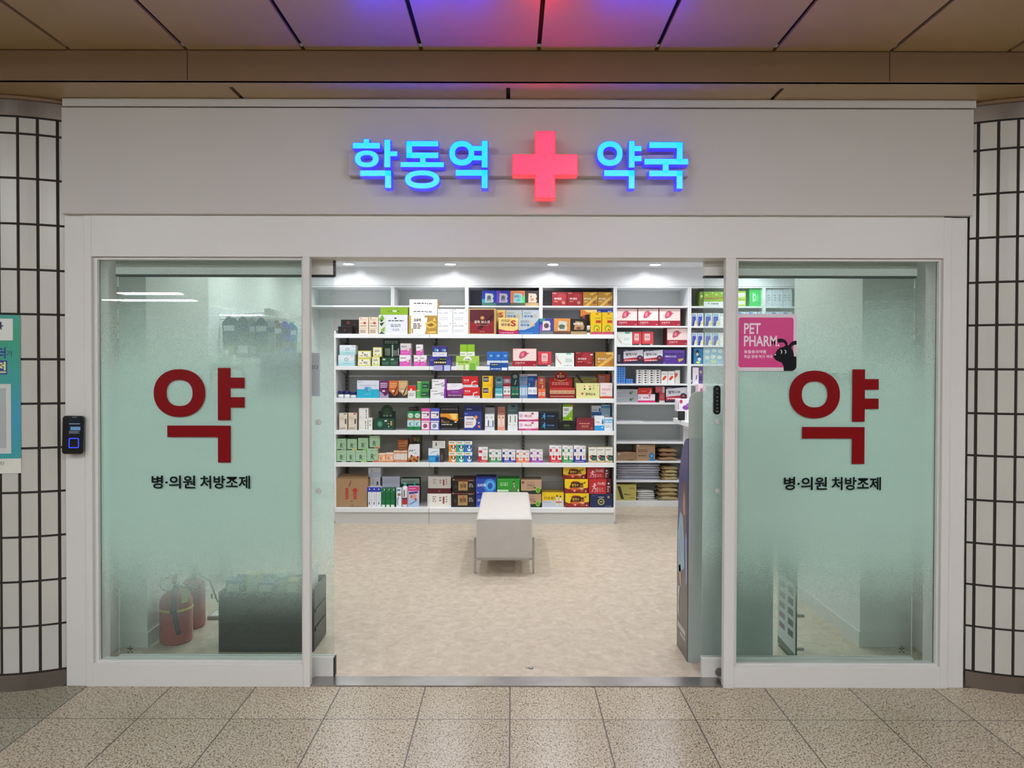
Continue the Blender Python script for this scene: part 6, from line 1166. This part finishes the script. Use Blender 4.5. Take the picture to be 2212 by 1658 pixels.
# grids of little cartons
def minis(crop, cells, sh, mk, lab, grp, dp=.08, step=True):
    ref = None; ox, oy, s = CR[crop]; Y = CY_ + .03; zs = CZ[sh]
    for ci, (cx0, cx1, rows_, hh) in enumerate(cells):
        for r in range(rows_):
            a, b = X(ox+cx0/s, Y, 800), X(ox+cx1/s, Y, 800); h = hh / s / (FPX / (Y - CAMY)); z0 = zs + r * (h + .0004) + .0003
            if ref is None: m = MB().box(0, b-a-.001, 0, dp, 0, h, mk[0]); draw(m, mk[1], 0, b-a-.001, 0, h, 0); ref = m.build('small_carton', M_card); o = ref
            else: o = ref.copy(); COL.objects.link(o)
            o.location = (a, Y, z0); tag(o, lab % (NTH[ci], NTH[r]), 'box', grp)
minis('g', [(68+i*33, 100+i*33, 7, 32) for i in range(4)] + [(205+i*33, 237+i*33, 2, 32) for i in range(3)], 'E', ('3c80d4', [R(.35,.35,.65,.65,'a8ccf4'), R(0,0,1,.1,'2860b0')]), 'small blue carton in the stepped pile, %s column from the left, %s layer from below', 'small blue cartons piled in the cabinet')
minis('g', [(350+i*84, 432+i*84, 6, 31) for i in range(4)], 'E', ('e6e4e2', [G([(.3,.35),(.5,.2),(.8,.5),(.5,.8),(.3,.65)],'1c1c20'), R(.75,.2,.95,.8,'c8c4c0')]), 'flat white carton with a black mark, %s column from the left, %s layer from below', 'flat white cartons piled in the cabinet')
orr=[G([(.15,.3),(.2,.45),(.5,.62),(.85,.6),(.7,.42),(.4,.26)],'d84c20'),Lb(1,.15,.72,.8,.8,'a8a8a8')]
for i,(x0,x1,yt) in enumerate(((692,782,1285),(785,876,1285))): I('g',x0,x1,yt,None,'E','e8e6e4',orr,'%s white carton with an orange leaf shape, cabinet'%('left','middle')[i],dp=.1,grp='white cartons with an orange shape')
I('g',880,950,1272,None,'E','d4d2ce',[G([(0,.8),(.6,.75),(.5,.6),(0,.4)],'c84c24')],'right white carton with an orange leaf shape, cabinet',dp=.1,grp='white cartons with an orange shape')
gg=[Lb(1,.1,.6,.3,.75,'c8ccd4'),O(.68,.45,.06,.22,'4c6c4c'),O(.76,.6,.05,.15,'6c8c5c'),Lb(1,.15,.2,.6,.3,'c8ccd4')]
I('h',55,320,192,None,'F','a4a8b0',gg,'lower of two grey cartons with a green sprig, cabinet',dp=.18); I('h',57,318,113,189,'F','a4a8b0',gg,'upper of two grey cartons with a green sprig, cabinet',dp=.18)
I('h',322,526,172,None,'F','f0e4ec',[R(0,0,1,.25,'d82878'),Lb(1,.3,.45,.7,.7,'b84c6c'),O(.68,.82,.06,.1,'c82c68'),O(.1,.6,.08,.2,'e0b8dc')],'white and pink carton under the bright red one, cabinet',dp=.16)
I('h',320,490,97,169,'F','c82820',[Lb(1,.25,.4,.6,.55,'f0a898'),G([(.7,.2),(.85,.25),(.88,.6),(.8,.8),(.92,.6),(.9,.15)],'f0d0cc')],'bright red carton on the white and pink one, cabinet',dp=.16,side='7c1410')
I('h',576,642,152,None,'F','a84048',[R(0,0,1,.2,'c8c0c0'),R(.15,.4,.8,.8,'b85058')],'small dusty red carton standing in the sixth cabinet row',dp=.07)
I('h',530,642,80,149,'F','a83c48',[R(.75,0,1,1,'b0a8a8'),R(.1,.2,.65,.8,'b85058')],'small dusty red carton lying on the standing one',dp=.07)
I('h',650,905,82,None,'F','221f3c',ht,'navy carton with slanted white label, sixth cabinet row',side='14142c',dp=.2)
# paper sheet, cardboard boxes, folded bags
pp_ = CY_ + .04; o = MB().box(X(1332, pp_), X(1390, pp_), pp_, pp_ + .2, CZ['G'], CZ['G'] + .006, 'd4d6e4').box(X(1340, pp_), X(1386, pp_), pp_ + .01, pp_ + .18, CZ['G'] + .006, CZ['G'] + .010, 'e4e4ee').build('paper_stack', M_card); tag(o, 'thin stack of white papers on the seventh cabinet shelf', 'papers')
I('h',56,298,868,None,'I','a08064',[Lb(1,.7,.78,.9,.86,'4c3c34'),R(.12,.74,.22,.84,'e4e0dc'),Lb(1,.6,.05,.88,.2,'4c3c34'),G([(0,.92),(.5,1.08),(1,1.0),(1,.95),(0,.9)],'b89878')],'low brown cardboard box at the left of the lower cabinet shelf',name='cardboard_box',dp=.25)
I('h',300,526,775,None,'I','ab8a6c',[Lb(2,.1,.54,.62,.72,'4c3c34'),R(.05,.9,.16,.98,'e4e0dc'),O(.82,.3,.14,.16,'2c7cb8'),G([(.7,.36),(.82,.54),(.94,.36)],'2c7cb8'),O(.82,.3,.07,.08,'6cb0d8'),R(.7,0,1,.12,'2c7cb8'),Lb(1,.1,.28,.5,.36,'3c3430')],'brown cardboard box with a blue water drop',name='cardboard_box',dp=.25)
def wavy(name, x0, x1, ytop, crop, sh, col, col2, n, lab, cat, grp, dp=.24, seed=1, mt=M_matte, mouth=None, names=None):
    ox, oy, s = CR[crop]; Y = CY_ + .04; a, b = X(ox+x0/s, Y, 1000), X(ox+x1/s, Y, 1000); zs = CZ[sh]; zt_ = P(ox+x0/s, oy+ytop/s, Y).z; th = (zt_ - zs) / n; rd = random.Random(seed)
    for k in range(n):
        m = MB(); N = 12; z0 = zs + k * th; vs = []; da = rd.uniform(0, .02); db = rd.uniform(-.015, .0); ph = rd.uniform(0, 6)
        for j, yv in enumerate((Y + rd.uniform(0, .012), Y + dp)):
            for i in range(N + 1):
                u = i / N; x_ = a + da + (b + db - a - da) * u; env = min(1, u * 5, (1 - u) * 5)
                wv_ = .12 * th * math.sin(ph + u * 9 + j)
                vs += [(x_, yv, z0 + th * .12 * (1 - env) + .0003 + th * .1), (x_, yv, z0 + th * (.5 + .34 * env) + wv_ * env)]
        fs = []
        M_ = 2 * (N + 1)
        for i in range(N):
            q = 2 * i; fs += [(q, q+2, q+3, q+1), (q+1, q+3, M_+q+3, M_+q+1), (M_+q+2, M_+q, M_+q+1, M_+q+3), (q+2, q, M_+q, M_+q+2)]
        fs += [(0, 1, M_+1, M_), (2*N+1, 2*N, M_+2*N, M_+2*N+1)]
        m.add(vs, fs, col if k % 2 == 0 else col2, 0, True)
        if mouth: 
            m.tube([(a + da, Y - .001, z0 + th*.2), (a + da - .012, Y - .006, z0 + th*.5), (a + da + .004, Y - .008, z0 + th*.85), (a + da + .03, Y - .006, z0 + th*.55)], .004, 6, mouth)
        tag(m.build(name, mt), lab % NTH[k], cat, grp)
wavy('folded_bag', 572, 800, 820, 'h', 'I', 'a07c58', '8c6c4c', 3, 'brown paper bag bundle right of the water drop box, %s from below', 'bag', 'folded brown bags', seed=3)
wavy('folded_bag', 60, 590, 1000, 'h', 'J', 'd2d2dc', '8c8c9c', 14, 'flattened white plastic bag in the tall stack on the lower cabinet shelf, %s from below', 'bag', 'flattened white plastic bags', seed=5, mt=M_gloss)
wavy('paper_bag', 600, 800, 1035, 'h', 'J', 'bda878', 'b09a6a', 4, 'tan paper bag with dark red handles, %s from below, lower cabinet shelf', 'bag', 'tan paper bags upper pile', seed=8, mouth='6c1c18')
wavy('folded_bag', 312, 530, 1325, 'h', 'K', 'dcdcd8', 'cfcfcc', 5, 'crumpled white bag beside the yellow box, %s from below', 'bag', 'crumpled white bags', seed=9)
wavy('paper_bag', 560, 805, 1238, 'h', 'K', 'c0ac7c', 'b49e6c', 4, 'tan paper bag with dark handles, %s from below, bottom of the cabinet', 'bag', 'tan paper bags lower pile', seed=12, mouth='4c1c18')
I('h',50,302,1250,None,'K','c8be68',[G([(.08,.9),(.24,.9),(.42,.08),(.28,.08)],'3c3c2c'),Lb(2,.66,.7,.92,.84,'7c7840'),G([(.4,.4),(.46,.36),(.6,.34),(.74,.36),(.74,.4),(.6,.38),(.46,.44)],'5c5830'),Lb(1,.7,.12,.92,.2,'7c7840'),Lb(1,.08,.12,.18,.16,'7c7840')],'yellow green box with dark slanting stripe at the cabinet bottom',name='gift_box',dp=.22)
# cabinet column behind the right door and beyond
I('g',1275,1546,190,None,'A','8cbc1c',[R(0,0,1,.32,'e4e8ec'),G([(0,.5),(0,.58),(1,.62),(1,.55),(.5,.5)],'b07030'),O(.15,.78,.05,.07,'e8e098'),O(.45,.9,.04,.05,'e8e098'),O(.65,.8,.05,.06,'e8e098'),O(.92,.9,.04,.05,'e8e098'),Lb(1,.4,.12,.8,.24,'5c6470'),O(.25,.2,.04,.06,'b8b0b0')],'wide lime green and white carton in the top cabinet row',dp=.2)
I('g',1225,1268,190,None,'A','7c9c3c',[O(.5,.7,.3,.06,'e4e8d8'),R(.2,.1,.8,.5,'4c5c34')],'slim dark green carton left of the wide lime one',dp=.16)
for rr,yt in (('B',485),('C',755)):
    for i,(x0,x1) in enumerate(((1112,1186),(1194,1272),(1296,1392),(1400,1498))):
        I('g',x0,x1,yt,None,rr,'e6e8e0',[G([(.05,0),(.1,.85),(.75,.95),(.6,.4),(.4,0)],'2434a8'),R(.1,.72,.8,.95,'9cb8e0'),O(.78,.2,.2,.14,'e0dc80'),Lb(4,.15,.25,.5,.65,'6c84d8'),G([(.6,.45),(.8,.4),(.8,.8),(.7,.8)],'4c6cc8')],'blue and yellow carton, %s from the left in the %s cabinet row'%(ORD[i],('second' if rr=='B' else 'third')),dp=.1,grp='blue and yellow cartons in the cabinet')
    I('g',1500,1548,yt+5,None,rr,'e8ecec',[R(.2,.8,.35,.92,'777'),R(.6,.8,.75,.92,'777')],'slim white carton right of the blue ones, %s cabinet row'%('second' if rr=='B' else 'third'),dp=.1)
I('g',1140,1262,968,None,'D','2c7cb4',[O(.4,.75,.2,.16,'1c2c3c'),O(.4,.62,.14,.1,'dcc8b0'),O(.6,.4,.2,.16,'1c3c5c'),O(.62,.3,.2,.12,'cfd8dc'),O(.5,.1,.25,.07,'d8e060')],'blue printed carton with yellow oval in the fourth cabinet row',dp=.12)
I('g',1268,1545,968,None,'D','7cb4d8',[O(.2,.8,.12,.12,'dfe8e0'),O(.55,.85,.12,.1,'dfe8e0'),O(.85,.8,.12,.12,'dfe8e0'),O(.2,.4,.12,.12,'e8ead8'),O(.5,.45,.12,.14,'dce8dc'),O(.82,.42,.12,.12,'e8ead8'),R(.4,.05,.65,.25,'d8e088')],'pale blue printed carton behind the right door, fourth cabinet row',dp=.12)
I('g',1122,1208,1232,None,'E','ece8f0',[G([(.5,.2),(.7,.3),(.75,.55),(.6,.5)],'4c4868'),Lb(1,.2,.7,.6,.75,'bbb')],'white carton with a dark sprig in the fifth cabinet row',dp=.12)
I('g',1211,1262,1228,None,'E','6c4c94',[O(.5,.7,.3,.1,'c8b48c'),O(.5,.3,.3,.15,'3c2c6c')],'slim violet carton in the fifth cabinet row',dp=.12)
I('g',1095,1118,1240,None,'E','3c3c44',[R(.1,.1,.9,.25,'ddd')],'narrow charcoal carton in the fifth cabinet row',dp=.12)
def lime(x0,x1,yt,yb,lab): I('i',x0,x1,yt,yb,'A','b8d040',[R(.25,.3,.9,.75,'f0f4e8'),Lb(1,.4,.45,.8,.6,'6c8cb8'),R(0,.85,1,1,'90b020')],lab,dp=.16)
lime(80,195,455,None,'lower of two lime cartons seen through the right window'); lime(80,195,372,452,'upper of two lime cartons seen through the right window')
I('i',232,350,345,None,'A','18c050',[G([(.28,.25),(.36,.25),(.36,.75),(.28,.75)],'d0f4d8'),O(.45,.5,.12,.22,'c0f0cc'),O(.45,.5,.06,.12,'18c050'),R(.66,.3,.72,.7,'90e0a8')],'bright green carton seen through the top of the right window',dp=.16)
for i,(x0,x1) in enumerate(((351,463),(465,574),(576,668))): I('i',x0,x1,350,None,'A','d8e0ea',[Lb(3,.15,.3,.35,.7,'8c98a8'),Lb(3,.6,.3,.82,.7,'8c98a8')],'%s of three white cartons through the top of the right window'%('left','middle','right')[i],dp=.16,grp='white cartons behind the right window')
for i in range(5): I('i',82+i*118,196+i*118,583,None,'B','d4dcec',[O(.4,.9,.2,.06,'4c7cc0')],'%s white and blue carton in the second row behind the right window'%ORD[i],dp=.14,grp='white and blue cartons behind the right window')
# flower carton, tub neighbour on the counter
a = X(1463, yc+.12); b = X(1492, yc+.12); z0 = zc1 + .0005 + .085
o = MB().box(X(1463, yc+.05), X(1500, yc+.05), yc + .05, yc + .15, zc1 + .0855, Z(861, yc+.05), 'ece6f0'); draw(o, [O(.22,.8,.09,.16,'c03c70'),O(.5,.3,.2,.2,'8c44a8'),O(.65,.5,.16,.16,'a860c0'),R(.04,.15,.08,.8,'888')], X(1463, yc+.05), X(1500, yc+.05), zc1 + .0855, Z(861, yc+.05), yc + .05)
tag(o.build('carton', M_card), 'white carton with purple blossoms resting on the black tub', 'box')
o = MB().box(X(1480, yc+.05), X(1496, yc+.05), yc + .05, yc + .15, zc1 + .0005, zc1 + .085, 'e4e6e2'); draw(o, [R(.15,.1,.2,.8,'777'),O(.7,.35,.25,.25,'2c3c2c')], X(1480, yc+.05), X(1496, yc+.05), zc1 + .0005, zc1 + .085, yc + .05); tag(o.build('carton', M_card), 'small white carton beside the black tub on the counter', 'box')
o = MB().box(X(1508, yc+.2), X(1525, yc+.2), yc + .2, yc + .3, zc1 + .0005, Z(829, yc+.2), 'e0c8d4'); draw(o, [O(.4,.8,.2,.1,'b05c80'),O(.6,.5,.2,.12,'c87ca0'),Lb(3,.1,.1,.8,.4,'6c6070')], X(1508, yc+.2), X(1525, yc+.2), zc1 + .0005, Z(829, yc+.2), yc+.2); tag(o.build('carton', M_card), 'tall pink flowered carton on the counter behind the standee', 'box')
